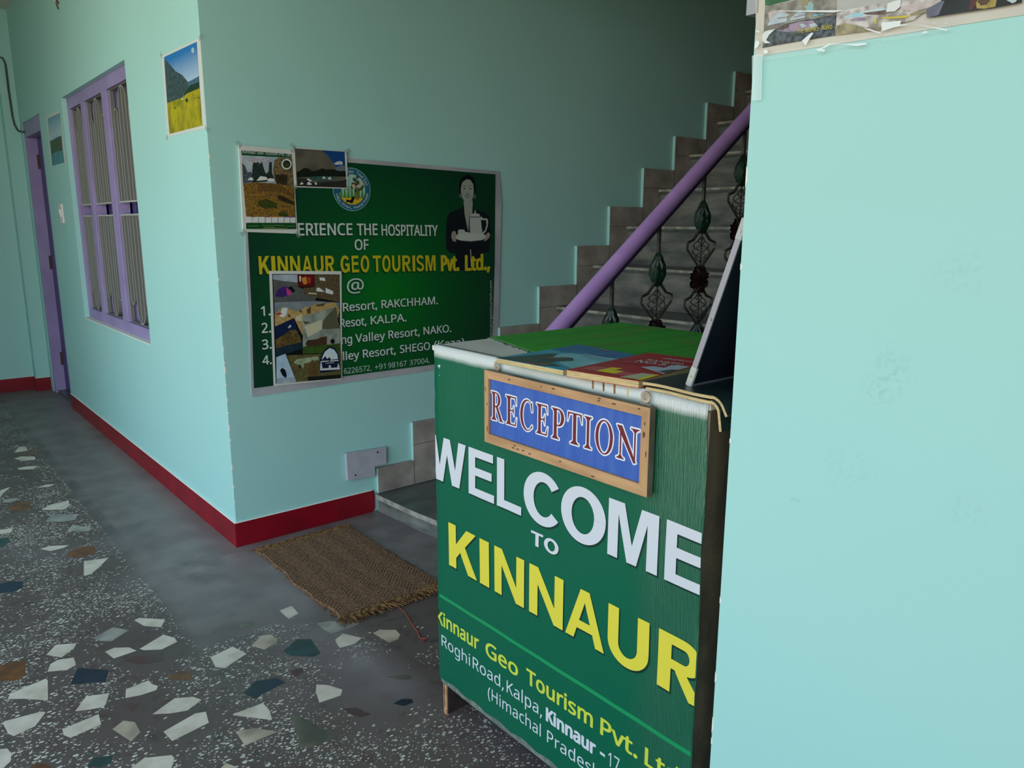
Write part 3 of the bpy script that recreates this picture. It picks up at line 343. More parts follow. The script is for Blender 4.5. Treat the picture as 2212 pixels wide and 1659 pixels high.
PRGL=[['white',[[0.576,1.488],[0.57,1.488],[0.559,1.492],[0.543,1.489],[0.557,1.49],[0.568,1.487],[0.563,1.485],[0.565,1.483],[0.575,1.486]]],['white',[[0.544,1.489],[0.523,1.486],[0.51,1.485],[0.508,1.483],[0.521,1.483]]],['white',[[0.454,1.497],[0.43,1.489],[0.42,1.486],[0.413,1.483],[0.414,1.482],[0.424,1.486]]],['white',[[0.442,1.484],[0.44,1.486],[0.436,1.486],[0.436,1.484]]],['white',[[0.492,1.505],[0.477,1.504],[0.468,1.503],[0.469,1.499],[0.457,1.497],[0.476,1.497],[0.491,1.495]]],['white',[[0.431,1.494],[0.427,1.493],[0.43,1.493]]],['white',[[0.418,1.491],[0.415,1.491],[0.415,1.49]]],['white',[[0.598,1.502],[0.585,1.51],[0.582,1.509],[0.588,1.501],[0.592,1.495]]],['white',[[0.515,1.504],[0.505,1.5],[0.491,1.493],[0.491,1.492],[0.509,1.5]]],['white',[[0.671,1.528],[0.667,1.527],[0.662,1.524],[0.666,1.524]]],['white',[[0.67,1.511],[0.667,1.514],[0.662,1.51],[0.665,1.505],[0.67,1.503]]],['white',[[0.656,1.498],[0.651,1.5],[0.647,1.495],[0.654,1.494]]],['white',[[0.65,1.549],[0.541,1.529],[0.54,1.529],[0.555,1.529]]]]
# ------------------------------------------------------------ the setting
X0, Y0, XE = 1.009, 2.915, 1.03            # left wall / right wall plane, stair wall plane, counter front
S = dict(kind='structure')
XO = -1.0                                   # outer edge of the open corridor
ZC = 2.74                                   # ceiling

def floor_material():
    m = bpy.data.materials.new('terrazzo'); m.use_nodes = True; n = m.node_tree; b = n.nodes['Principled BSDF']
    b.inputs['Specular IOR Level'].default_value = .42
    t = n.nodes.new('ShaderNodeTexCoord')
    def N(ty, **k):
        q = n.nodes.new(ty)
        for a, v in k.items(): setattr(q, a, v)
        return q
    def noisev(scale, detail=4):
        q = N('ShaderNodeTexNoise'); q.inputs['Scale'].default_value = scale; q.inputs['Detail'].default_value = detail
        n.links.new(t.outputs['Object'], q.inputs['Vector']); return q.outputs['Fac']
    def ramp(src, a, b_, c0=0., c1=1.):
        q = N('ShaderNodeMapRange'); q.inputs[1].default_value = a; q.inputs[2].default_value = b_; q.inputs[3].default_value = c0; q.inputs[4].default_value = c1
        n.links.new(src, q.inputs[0]); return q.outputs[0]
    def mixc(f, a, b_):
        q = N('ShaderNodeMix', data_type='RGBA')
        n.links.new(f, q.inputs[0])
        for i, c in ((6,a),(7,b_)):
            if isinstance(c, tuple): q.inputs[i].default_value = (*lin(c),1)
            else: n.links.new(c, q.inputs[i])
        return q.outputs[2]
    def math2(op, a, b_):
        q = N('ShaderNodeMath', operation=op)
        for i, c in ((0,a),(1,b_)):
            if isinstance(c, (int,float)): q.inputs[i].default_value = c
            else: n.links.new(c, q.inputs[i])
        return q.outputs[0]
    base = mixc(ramp(noisev(3.1), .35, .65), (92,76,72), (100,85,80))
    base = mixc(ramp(noisev(26,2), .58, .70, 0, .7), base, (86,58,56))
    base = mixc(ramp(noisev(21,3), .60, .72, 0, .7), base, (52,64,56))
    # field of chips inside the border
    s = N('ShaderNodeSeparateXYZ'); n.links.new(t.outputs['Object'], s.inputs[0])
    fx = ramp(s.outputs[0], .66, .62); fy = ramp(s.outputs[1], 2.35, 2.15)
    field = math2('MAXIMUM', fx, math2('MULTIPLY', fy, ramp(s.outputs[0], 1.5, 1.4)))
    border = mixc(ramp(noisev(9), .4, .6), (108,97,95), (124,112,108))
    col = mixc(field, border, base)
    line = math2('MULTIPLY', math2('MULTIPLY', ramp(s.outputs[0], .63, .645), ramp(s.outputs[0], .69, .67)), ramp(s.outputs[1], 2.9, 3.0))
    col = mixc(math2('MULTIPLY', math2('MULTIPLY', line, ramp(noisev(5,5), .35, .65)), .6), col, (62,60,60))
    sparse = math2('MULTIPLY', ramp(s.outputs[0], .55, .95), .20)
    def chips(scale, rot, thr, rad, sq):
        mp = N('ShaderNodeMapping'); mp.inputs['Rotation'].default_value = (0,0,rot); mp.inputs['Scale'].default_value = (1.0,sq,1.0)
        wz = N('ShaderNodeTexNoise'); wz.inputs['Scale'].default_value = 120; n.links.new(t.outputs['Object'], wz.inputs['Vector'])
        wa = N('ShaderNodeVectorMath', operation='MULTIPLY_ADD'); wa.inputs[1].default_value = (.004,.004,0); n.links.new(wz.outputs['Color'], wa.inputs[0]); n.links.new(t.outputs['Object'], wa.inputs[2])
        n.links.new(wa.outputs[0], mp.inputs[0])
        v = N('ShaderNodeTexVoronoi'); v.inputs['Scale'].default_value = scale; v.inputs['Randomness'].default_value = 1.0; v.voronoi_dimensions = '2D'
        n.links.new(mp.outputs[0], v.inputs['Vector'])
        sc = N('ShaderNodeSeparateColor'); n.links.new(v.outputs['Color'], sc.inputs[0])
        r = math2('MULTIPLY', math2('MULTIPLY', sc.outputs[1], sc.outputs[1]), rad)
        dens = math2('ADD', ramp(noisev(3.2, 4), .36, .64, thr+.32, thr-.18), sparse)
        return math2('MULTIPLY', math2('LESS_THAN', v.outputs['Distance'], math2('ADD', r, .14)), math2('GREATER_THAN', sc.outputs[0], dens))
    ch = math2('MAXIMUM', math2('MAXIMUM', chips(58, .5, .68, .26, 1.7), chips(84, -.7, .72, .22, 1.4)), chips(120, 1.2, .74, .2, 1.5))
    ch = math2('MULTIPLY', ch, ramp(field, .5, .6))
    col = mixc(math2('MULTIPLY', ch, .95), col, (216,206,190))
    # scuffed, dusty film
    dust = math2('MAXIMUM', ramp(noisev(1.7, 8), .52, .8, 0, .30), math2('MULTIPLY', math2('MULTIPLY', ramp(s.outputs[0], .76, .98), ramp(s.outputs[0], 1.10, 1.0)), ramp(noisev(2.6, 7), .36, .66, .1, .75)))
    dv_ = N('ShaderNodeVectorMath', operation='DISTANCE'); dv_.inputs[1].default_value = (.93,2.80,0); n.links.new(t.outputs['Object'], dv_.inputs[0])
    dust = math2('MAXIMUM', dust, math2('MULTIPLY', ramp(dv_.outputs['Value'], .42, .05), ramp(noisev(6,7), .40, .60)))
    col = mixc(dust, col, (150,138,136))
    n.links.new(col, b.inputs['Base Color'])
    n.links.new(ramp(noisev(4, 6), .3, .7, .32, .5), b.inputs['Roughness'])
    MATS['terrazzo'] = m
    return m
M_FLOOR = floor_material()
STONE = {'w': mat('inlay_white_marble', (222,204,186), .34, (192,172,150), 16, .4, .75), 'c': mat('inlay_cream_marble', (200,178,154), .36, (136,120,104), 12, .4, .75),
 'g': mat('inlay_grey_marble', (168,160,146), .34, (134,130,124), 14), 'd': mat('inlay_olive_stone', (116,110,92), .36, (84,80,70), 10),
 'o': mat('inlay_ochre_stone', (124,76,40), .36, (96,62,44), 18), 'r': mat('inlay_red_stone', (92,56,56), .36, (80,70,68), 18),
 'n': mat('inlay_navy_stone', (40,50,68), .34, (34,44,54), 14), 't': mat('inlay_teal_stone', (52,76,78), .34, (46,62,62), 14)}
fl = MB()
fl.raw([(-1.2,-3.0,0),(5.3,-3.0,0),(5.3,7.1,0),(-1.2,7.1,0),(-1.2,-3.0,-.12),(5.3,-3.0,-.12),(5.3,7.1,-.12),(-1.2,7.1,-.12)], [(0,1,2,3),(7,6,5,4),(0,4,5,1),(1,5,6,2),(2,6,7,3),(3,7,4,0)], M_FLOOR)
occ = []
for i, (k, pts) in enumerate(STONES):
    fl.face([(p[0], p[1], .0004) for p in pts], STONE[k]); occ.append((sum(p[0] for p in pts)/len(pts), sum(p[1] for p in pts)/len(pts)))
rs = random.Random(5)
for _ in range(900):                        # the same inlay carries on over the rest of the corridor
    x, y = rs.uniform(-1.1, .58), rs.uniform(-2.5, 6.9)
    if x > .02 and 1.3 < y < 4.0: continue
    if any((x-a)**2+(y-b)**2 < .10**2 for a, b in occ): continue
    occ.append((x, y)); k = rs.choice('wwwwwcgontr'); q = rs.randint(4, 6); a0 = rs.uniform(0, 6.28); r0 = rs.uniform(.03, .055)
    fl.face([(x+math.cos(a0+6.283*j/q)*r0*rs.uniform(.7,1.25), y+math.sin(a0+6.283*j/q)*r0*rs.uniform(.6,1.0), .0004) for j in range(q)], STONE[k])
fl.build('floor', **S)

M_DIM = mat('unseen_hall_dimming', (74,96,90), .6)  # unseen hall surfaces, coloured dark to dim the deep stair wall
# left wall with window and door openings
wl = MB(); WX0, WX1 = X0, X0+.23
YW0, YW1, ZW0, ZW1 = 3.90, 5.30, .695, 1.975
YD0, YD1, ZD = 6.02, 6.70, 1.965
YP, YC = 6.79, 6.90
for (y0,y1,z0,z1) in ((Y0,YW0,0,4.0),(YW0,YW1,0,ZW0),(YW0,YW1,ZW1,4.0),(YW1,YD0,0,4.0),(YD0,YD1,ZD,4.0),(YD1,YC,0,4.0)):
    wl.box(WX0, WX1, y0, y1, z0, z1, M_TEAL_A)
cr_ = random.Random(3)                       # knocked plaster along the outer corner
for z, hgt in ((1.50,.022),(1.46,.006),(1.28,.008),(1.06,.014),(.92,.006),(.80,.02),(.745,.012),(.718,.03),(.66,.012),(.60,.018),(.55,.008),(.49,.03),(.44,.01),(.33,.02),(.25,.012),(.19,.01)):
    a = cr_.uniform(.004,.007)
    wl.prism([(X0-.0008,Y0-.0008,z-hgt/2),(X0-.0008,Y0+a,z-hgt*.3),(X0-.0008,Y0+a*.8,z+hgt*.3),(X0-.0008,Y0-.0008,z+hgt/2)],[(X0+a,Y0-.0008,z-hgt*.4),(X0+a*.6,Y0+a,z-hgt*.3),(X0+a*.6,Y0+a*.8,z+hgt*.3),(X0+a,Y0-.0008,z+hgt*.35)], M_WHITEPL)
wl.build('wall_left', **S)
wb = MB(); wb.box(WX1, 5.3, Y0, Y0+.23, 0, 4.0, M_TEAL_B); wb.build('wall_stair', **S)
wr = MB(); wr.box(X0, X0+.23, -3.0, .676, 0, 4.0, M_TEAL_R)
for z, hgt in ((1.33,.03),(1.2,.01),(.93,.008),(.66,.012),(.52,.02),(.43,.03),(.40,.012)):
    wr.prism([(X0-.0006,.6765,z-hgt/2),(X0-.0006,.673,z-hgt*.2),(X0-.0006,.6735,z+hgt*.3),(X0-.0006,.6765,z+hgt/2)],[(X0+.003,.6765,z-hgt/2),(X0+.003,.673,z-hgt*.2),(X0+.003,.6735,z+hgt*.3),(X0+.003,.6765,z+hgt/2)], M_WHITEPL)
wr.build('wall_right', **S)
wk = MB(); wk.box(XO-.2, WX1, YC, YC+.2, 0, 4.0, M_TEAL); wk.box(.915, X0-.0003, YP, YC-.0003, 0, ZC, M_TEAL); wk.build('wall_back', **S)
we = MB(); we.box(5.1, 5.3, .1, Y0, 0, 4.0, M_DIM); we.build('wall_landing', **S)
wh = MB(); wh.box(X0+.2305, 5.3, -.1, .1, 0, 4.0, M_DIM); wh.build('wall_office', **S)
wf = MB(); wf.box(XO-.2, X0, -3.2, -3.0, 0, 4.0, M_TEAL); wf.build('wall_front', **S)
wo_ = MB(); wo_.box(XO-.2, XO, -3.0, -1.9, 0, ZC, M_TEAL); wo_.box(XO-.2, XO, 4.2, YC, 0, ZC, M_TEAL); wo_.build('wall_veranda', **S)
ce = MB(); ce.box(XO-.2, X0, -3.0, YC, ZC, ZC+.15, M_CEIL); ce.box(X0, 5.3, -.1, Y0, 4.0, 4.15, M_DIM); ce.box(X0, WX1, .676, Y0, ZC-.3, 4.0, M_TEAL); ce.build('ceiling', **S)

def skirt(mb, x0,x1,y0,y1): mb.box(x0,x1,y0,y1,0,.101,M_MAROON)
b1 = MB(); T_ = .007
b1.prism([(X0-T_,Y0-T_,0),(X0-T_,YD0,0),(X0,YD0,0),(X0,Y0,0)],[(X0-T_,Y0-T_,.101),(X0-T_,YD0,.101),(X0,YD0,.101),(X0,Y0,.101)], M_MAROON)
b1.prism([(X0-T_-.001,Y0-T_-.001,.101),(X0-T_-.001,YD0,.101),(X0,YD0,.101),(X0,Y0,.101)],[(X0-T_+.001,Y0-T_+.001,.1035),(X0-T_+.001,YD0,.1035),(X0,YD0,.1035),(X0,Y0,.1035)], M_WHITEPL)
b1.build('baseboard_left', **S)
b2 = MB(); XB1 = 1.628; n_ = 6
prof = [(X0,0.0),(XB1-.02,0.0)] + [(XB1-.02+.02*math.sin(t*math.pi/12),.02-.02*math.cos(t*math.pi/12)) for t in range(1,7)] + [(XB1-.012+.012*math.cos(t*math.pi/12),.089+.012*math.sin(t*math.pi/12)) for t in range(0,7)] + [(X0,.101)]
lo = [(x if i not in (0,len(prof)-1) else X0-T_, Y0-T_, z) for i,(x,z) in enumerate(prof)]; hi = [(x,Y0,z) for x,z in prof]
b2.prism(hi, lo, M_MAROON)
b2.prism([(X0-T_-.001,Y0-T_-.001,.101),(X0,Y0,.101),(XB1-.012,Y0,.101),(XB1-.012,Y0-T_-.001,.101)],[(X0-T_+.001,Y0-T_+.001,.1035),(X0,Y0,.1035),(XB1-.012,Y0,.1035),(XB1-.012,Y0-T_+.001,.1035)], M_WHITEPL)
b2.build('baseboard_stair', **S)
b3 = MB(); b3.box(XO,.915-T_,YC-T_,YC,0,.101,M_MAROON); b3.box(.915-T_,X0-.001,YP-T_,YP,0,.101,M_MAROON); b3.box(.915-T_,.915,YP,YC,0,.101,M_MAROON)
b3.box(XO,.915-T_,YC-T_-.001,YC,.101,.1035,M_WHITEPL); b3.box(.915-T_,X0-.001,YP-T_-.001,YP,.101,.1035,M_WHITEPL); b3.build('baseboard_back', **S)
b4 = MB(); b4.box(X0-T_,X0,-3.0,.676,0,.101,M_MAROON); b4.build('baseboard_right', **S)

# window: lilac timber frame with three barred lights and violet shutters behind
wd = thing('window_1', 'lilac framed barred window in the sunlit teal wall', 'window', (X0+.05,4.6,ZW0), kind='structure')
fx0, fx1 = X0+.026, X0+.088
fr = MB(); bw = .062
PAN = [(YW0+bw-.012,4.381),(4.487,4.877),(4.957,YW1-.05)]
fr.box(fx0,fx1,YW0,YW1,ZW0,ZW0+bw,M_PURPLE); fr.box(fx0,fx1,YW0,YW1,ZW1-bw,ZW1,M_PURPLE)
fr.box(fx0,fx1,YW0,PAN[0][0],ZW0+bw,ZW1-bw,M_PURPLE); fr.box(fx0,fx1,PAN[2][1],YW1,ZW0+bw,ZW1-bw,M_PURPLE)
fr.build('window_frame', wd, bevel=.002)
for a, b_ in ((PAN[0][1],PAN[1][0]),(PAN[1][1],PAN[2][0])):
    q = MB(); q.box(fx0,fx1,a,b_,ZW0+bw,ZW1-bw,M_PURPLE); q.build('mullion', wd, bevel=.002)
sl = MB(); sl.box(X0-.004,X0+.026,YW0+.002,YW1-.002,ZW0+.0005,ZW0+.006,M_WHITEPL); sl.build('sill', wd)
z0, z1 = ZW0+bw, ZW1-bw; zb0, zb1 = 1.306, 1.370
for (a, b_) in PAN:
    g = MB(); w = b_-a; gx0, gx1 = X0+.040, X0+.060; t2 = .0022
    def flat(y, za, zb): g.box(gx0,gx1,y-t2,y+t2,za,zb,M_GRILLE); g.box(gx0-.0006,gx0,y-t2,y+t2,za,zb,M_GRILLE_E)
    def strip(path):                          # flat bar bent in the plane of the window
        for (p, q) in zip(path[:-1], path[1:]):
            d = Vector((q[0]-p[0], q[1]-p[1])).normalized(); nn = Vector((-d.y, d.x))*t2
            lo = [(gx0,p[0]-nn.x,p[1]-nn.y),(gx0,p[0]+nn.x,p[1]+nn.y),(gx0,q[0]+nn.x,q[1]+nn.y),(gx0,q[0]-nn.x,q[1]-nn.y)]
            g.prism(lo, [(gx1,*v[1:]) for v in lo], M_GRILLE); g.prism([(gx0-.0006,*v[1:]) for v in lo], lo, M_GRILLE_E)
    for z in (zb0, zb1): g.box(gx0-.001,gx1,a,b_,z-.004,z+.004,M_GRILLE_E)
    for z in (z0+.004, z1-.004): g.box(gx0,gx1,a,b_,z-.003,z+.003,M_GRILLE)
    c = (a+b_)/2; sp = w/7
    for sgn, zz, ze in ((1, zb1, z1), (-1, zb0, z0)):
        flat(a+.006, min(zz,ze), max(zz,ze)); flat(b_-.006, min(zz,ze), max(zz,ze))
        R = sp*1.0; zt = ze - sgn*(R+.008)
        strip([(c-R, zz)] + [(c-R*math.cos(math.pi*i/10), zt+sgn*R*math.sin(math.pi*i/10)) for i in range(11)] + [(c+R, zz)])
        flat(c, min(zz,ze-sgn*.01), max(zz,ze-sgn*.01))
        for s2 in (-1, 1):
            R2 = sp*.5; cc = c+s2*sp*2.2; zt = ze - sgn*(.13)
            strip([(cc-R2, zz)] + [(cc-R2*math.cos(math.pi*i/8), zt+sgn*R2*math.sin(math.pi*i/8)) for i in range(9)] + [(cc+R2, zz)])
    g.build('window_grille', wd)
    sh = MB(); sx0, sx1 = X0+.100, X0+.135
    sh.box(sx0,sx1,a-.02,a+.05,z0-.02,z1+.02,M_PURPLE_D); sh.box(sx0,sx1,b_-.05,b_+.02,z0-.02,z1+.02,M_PURPLE_D); sh.box(sx0,sx1,a+.05,b_-.05,z0-.02,z0+.06,M_PURPLE_D); sh.box(sx0,sx1,a+.05,b_-.05,z1-.06,z1+.02,M_PURPLE_D)
    sh.box(sx0,sx1,c-.03,c+.03,z0+.06,z1-.06,M_PURPLE_D)
    so = sh.build('shutter', wd, bevel=.002)
    gl = MB(); gl.box(sx0+.014,sx0+.018,a+.05,c-.03,z0+.06,z1-.06,M_DARK); gl.box(sx0+.014,sx0+.018,c+.03,b_-.05,z0+.06,z1-.06,M_DARK); gl.build('pane', so)
rb = MB(); rb.box(X0+.1705,X0+.2,YW0,YW1,ZW0,ZW1,mat('room_gloom',(40,38,44),.8)); rb.build('backing', wd)

# door at the far end
dr = thing('door_1', 'violet door in a lilac frame at the far end of the corridor', 'door', (X0+.06,6.36,0), kind='structure')
jf = MB(); jx0, jx1 = X0+.004, X0+.11
jf.box(jx0,jx1,YD0,YD1,ZD-.10,ZD,M_PURPLE); jf.box(jx0,jx1,YD1-.06,YD1,0,ZD-.10,M_PURPLE); jf.box(jx0,jx1,YD0,YD0+.05,0,ZD-.10,M_PURPLE)
jf.build('door_frame', dr, bevel=.002)
df = MB(); df.box(X0+.072,X0+.107,YD0+.052,YD1-.066,.02,ZD-.103,M_PURPLE_D); dl = df.build('door_leaf', dr, bevel=.002)
for z in (.26,.98,1.7):
    h = MB(); h.box(X0+.066,X0+.0718,YD1-.085,YD1-.061,z-.045,z+.045,M_RUST); h.tube([(X0+.064,YD1-.064,z-.05),(X0+.064,YD1-.064,z+.05)],.006,M_RUST); h.build('hinge', dr)
th = MB(); th.box(X0+.02,X0+.11,YD0+.05,YD1-.06,0.0006,.018,M_MARBLE2); th.build('threshold', dr)

# staircase
st = thing('staircase', 'grey marble staircase climbing along the dark teal wall', 'staircase', (2.9,2.45,0), kind='structure')
SY0, SY1 = 1.93, 2.897
NX = lambda k: 2.717+.2565*k
NZ = lambda k: .851+.2018*k
bs = MB()
out = [(1.640,SY1),(1.655,2.60),(1.69,2.30),(1.73,2.0),(1.80,1.80),(1.99,1.80),(1.99,SY1)]
bs.prism([(x,y,0.0006) for x,y in out],[(x,y,.062) for x,y in out], M_MARBLE)
o2 = [(x-(.012 if i<5 else 0),y) for i,(x,y) in enumerate(out)]
bs.prism([(x,y,.062) for x,y in o2],[(x,y,.085) for x,y in o2], M_MARBLE2, lambda i: M_NOSE if i < 4 else M_MARBLE2)
bs.build('bottom_step', st)
for k in range(-3, 8):
    zb = NZ(k-1) if k > -3 else .085
    r = MB(); r.box(NX(k)+.02,NX(k)+.04,SY0+.01,SY1,zb,NZ(k)-.024,M_MARBLE); r.build('riser', st)
    t = MB(); x1 = NX(k+1)+.04 if k < 7 else 5.1
    t.box(NX(k),x1,SY0,SY1,NZ(k)-.024,NZ(k),M_MARBLE2); t.box(NX(k)-.0012,NX(k)+.005,SY0,SY1-.0002,NZ(k)-.012,NZ(k)+.0005,M_NOSE)
    t.build('tread', st)
cw = MB(); pr = [(1.99,0)] + [p for k in range(-3,8) for p in ((NX(k)+.04,(NZ(k-1) if k>-3 else .085)-.03),(NX(k)+.04,NZ(k)-.03))] + [(5.1,NZ(7)-.03),(5.1,NZ(7)-.3),(4.6,NZ(7)-.45),(2.5,0)]
cw.prism([(x,SY0+.02,max(z,0.001)) for x,z in pr],[(x,SY1,max(z,.001)) for x,z in pr], M_TEAL); cw.build('flight', st)
sk = MB(); KX = [1.643,1.830,2.085,2.340,2.595,2.854,3.094,3.355,3.614,3.893,4.150,4.406]; KZ = [.201,.379,.573,.772,.957,1.156,1.359,1.568,1.754,1.961,2.163,2.365]
pr = [(KX[0],.086)]; sides = []
for i in range(len(KX)):
    sides.append('t'); pr.append((KX[i],KZ[i])); sides.append('m')
    pr.append((KX[i+1] if i+1 < len(KX) else 5.09, KZ[i]))
pr += [(5.09,1.9),(4.5,1.85),(2.2,.09)]
def sks(i):
    a, b_ = pr[i], pr[(i+1)%len(pr)]
    return M_TEAL_B if abs(a[0]-b_[0]) < 1e-6 and i < 2*len(KX) else M_SKIRT
sk.prism([(x,SY1-.0005,z) for x,z in pr],[(x,Y0-.0002,z) for x,z in pr], M_SKIRT, sks)
for i in range(1,len(KX)-1):
    sk.box(KX[i]+.001,KX[i]+.0035,SY1-.0012,SY1,max(KZ[i-1]-.12,.09),KZ[i-1],M_JOINT); sk.box(KX[i],KX[i+1],SY1-.0012,SY1,KZ[i]-.105,KZ[i]-.103,M_JOINT)
sk.build('skirting', st)
# ------------------------------------------------------------ stair railing
rl = thing('stair_railing', 'lilac handrail on ornate iron balusters beside the marble stairs', 'railing', (1.85,2.0,.15))
RY = 2.0
RZ = lambda x: .902+.753*(x-1.837)-.0375    # centre of the round rail
hr = MB(); xs = (1.62,3.0,4.9)
hr.tube([(x,RY,RZ(x)) for x in xs], .030, M_RAIL, 16); hr.build('handrail', rl, smooth=True)
fb = MB(); lo = []; hi = []
dz = -.036
fb.prism([(1.64,RY-.015,RZ(1.64)+dz-.010),(1.64,RY+.015,RZ(1.64)+dz-.010),(1.64,RY+.015,RZ(1.64)+dz),(1.64,RY-.015,RZ(1.64)+dz)],[(4.88,RY-.015,RZ(4.88)+dz-.010),(4.88,RY+.015,RZ(4.88)+dz-.010),(4.88,RY+.015,RZ(4.88)+dz),(4.88,RY-.015,RZ(4.88)+dz)], mat('rail_flat_bar',(70,54,92),.5)); fb.build('flat_bar', rl)
nw = MB(); nw.box(1.68,1.72,RY-.02,RY+.02,.085,RZ(1.70)-.03,M_IRON); nw.build('newel_post', rl)

def leaf_bud(mb, z0, z1, r):                  # whorl of cast leaves round the bar, pointing up and down
    zc = z0+(z1-z0)*.5
    for lay, (n, ph) in enumerate(((5,0),(5,.6))):
        for k in range(n):
            a = ph+2*math.pi*k/n; ca, sa = math.cos(a), math.sin(a); L = []; R_ = []
            for i in range(9):
                t = i/8; z = z0+(z1-z0)*(t if lay == 0 else t*.86+.02); rad = .007+r*math.sin(math.pi*min(1,t*1.02))**.7*(.8+.25*lay)
                wd_ = .017*math.sin(math.pi*(.06+.9*t))*(1 + (.35 if i % 2 else 0))
                L.append((ca*rad-sa*wd_, sa*rad+ca*wd_, z)); R_.append((ca*rad+sa*wd_, sa*rad-ca*wd_, z))
            for i in range(8): mb.face([L[i],R_[i],R_[i+1],L[i+1]], M_LEAF)
    mb.tube([(0,0,z0),(0,0,z0+.03),(0,0,zc),(0,0,z1-.02),(0,0,z1)], .01, M_LEAF, 8, radii=[.004,.014,.016,.010,.004])
def basket(mb, zc, h, r):
    for k in range(4):
        mb.tube([(math.cos(k*math.pi/2+i*.45)*(.004+r*math.sin(math.pi*i/12)), math.sin(k*math.pi/2+i*.45)*(.004+r*math.sin(math.pi*i/12)), zc-h/2+h*i/12) for i in range(13)], .0026, M_IRON, 5)
def rosette(mb, zc, r):
    for side in (-1, 1):
        c = (0, side*.012, zc); ring = []
        for k in range(40):
            a = 2*math.pi*k/40; q = r*(.80+.20*abs(math.sin(a*4))+.06*math.sin(a*17)); ring.append((q*math.cos(a), side*(.003+.006*(k%2)), zc+q*math.sin(a)))
        mid = [(p[0]*.55, side*(.016+.003*(i%2)), zc+(p[2]-zc)*.55) for i, p in enumerate(ring)]
        for i in range(40):
            j = (i+1) % 40; mb.face([ring[i],ring[j],mid[j],mid[i]], M_FLOWER); mb.face([mid[i],mid[j],c], M_FLOWER)
def make_baluster():
    root = MB(); s_ = .006                   # heights run down from 0 at the underside of the rail
    root.tube([(0,0,.012),(0,0,-.11),(0,0,-.23),(0,0,-.62),(0,0,-.72),(0,0,-.80)], .007, M_IRON, 4, radii=[.0085,.0085,.004,.004,.0085,.0085])
    b = root.build('baluster')
    for nm, (za, zb) in (('upper',(-.225,-.365)),('lower',(-.46,-.60))):
        for sg in (-1, 1):
            q = MB(); zc = (za+zb)/2+.02
            q.tube([(sg*.008,0,za+.012),(sg*.055,0,za-.035),(sg*.092,0,zc+.004),(sg*.092,0,zc-.022),(sg*.05,0,zb+.03),(sg*.012,0,zb-.004)], .0062, M_IRON, 4); q.build('side_rod', b)
        q = MB(); basket(q, (za+zb)/2-.005, .105, .032); q.tube([(0,0,za+.03),(0,0,zb-.03)], .003, M_IRON, 5); q.build('basket', b)
    q = MB(); leaf_bud(q, -.235, -.100, .022); q.build('leaf_whorl', b)
    q = MB(); leaf_bud(q, -.715, -.60, .020); q.build('leaf_whorl', b)
    q = MB(); rosette(q, -.425, .060); q.build('rosette', b)
    return b
bal = make_baluster(); bal_kids = list(bal.children)
for i, x in enumerate((1.90, 2.158, 2.420, 2.692, 2.955, 3.212, 3.47, 3.727, 3.984)):
    b = bal if i == 0 else bal.copy()
    if i: COL.objects.link(b)
    b.parent = rl; b.matrix_parent_inverse = Matrix.Translation(-Vector(rl.location))
    b.location = (x, RY, RZ(x)+dz-.010)
    if i:
        for kd in bal_kids:
            c = kd.copy(); COL.objects.link(c); c.parent = b; c.matrix_parent_inverse = Matrix.Identity(4)
    else:
        for kd in bal_kids: kd.matrix_parent_inverse = Matrix.Identity(4)

# ------------------------------------------------------------ reception counter
ct = thing('reception_counter', 'reception counter wrapped in a green WELCOME TO KINNAUR vinyl banner', 'counter', (1.36,1.13,0))
XK = 1.70; CY0, CY1, CT = .733, 1.537, .977
bd = MB(); bd.box(XE,XE+.012,CY0+.004,CY1-.02,.095,CT-.014,M_PLY); bd.box(XK-.04,XK-.02,CY0+.02,CY1-.02,.5,CT-.014,M_PLY); bd.box(XE+.012,XK-.04,CY0+.02,CY1-.04,.40,.412,M_PLY); bd.build('carcass', ct)
for y0, y1, mt in ((1.497,1.510,M_PLY),):
    q = MB(); q.box(XE+.003,XK-.02,y0,y1,0.0006,CT-.014,mt); q.box(XE-.001,XE+.003,y0,y1,0.0006,.092,M_PLYEDGE); q.box(XE-.0015,XE-.001,y0+.007,y0+.0095,.018,.088,M_KNOT); q.build('side_panel', ct)
q = MB(); q.box(XE+.0005,XK-.02,CY0-.004,CY0+.012,0.0006,CT-.013,M_BROWN); q.box(XE-.002,XE+.0005,CY0-.005,CY0+.001,.02,CT-.015,mat('brown_rexine_fold',(96,86,70),.4)); q.build('side_panel', ct, label='brown rexine covered right side panel')
q = MB(); q.box(XE+.001,XK,CY0-.002,CY1,CT-.013,CT-.0005,M_TOPBOARD); q.build('worktop', ct, bevel=.0015, label='grey laminate worktop')

def bulge(y, z):
    x = 0.0
    if y > 1.522: x += (y-1.522)**2*70
    x -= .0022*max(0,(.86-y)/.13)*(1+.8*math.sin(z*9+1.2)+.5*math.sin(z*23+y*30))*(1 if z < .95 else max(0,(.977-z)/.027))
    x -= .0006*math.sin(z*13+2.0*math.sin(y*7)) + .0004*math.sin(y*41+z*5)
    return x
VX = XE-.0025
def PV(p, d=0.0): return (VX-d+bulge(p[0], p[1]), p[0], p[1])
M_VINYL = gradmat('green_vinyl', 2, .947, .960, (0,92,66), (206,208,206), .30, 14, .004)
vb = M_VINYL.node_tree.nodes; vb['Principled BSDF'].inputs['Specular IOR Level'].default_value = .42
_t = vb.new('ShaderNodeTexCoord'); _m = vb.new('ShaderNodeMapping'); _m.inputs['Scale'].default_value = (1,420,18); _n = vb.new('ShaderNodeTexNoise'); _n.inputs['Scale'].default_value = 1.0; _n.inputs['Detail'].default_value = 3
_b = vb.new('ShaderNodeBump'); _b.inputs['Strength'].default_value = .28; _b.inputs['Distance'].default_value = .002
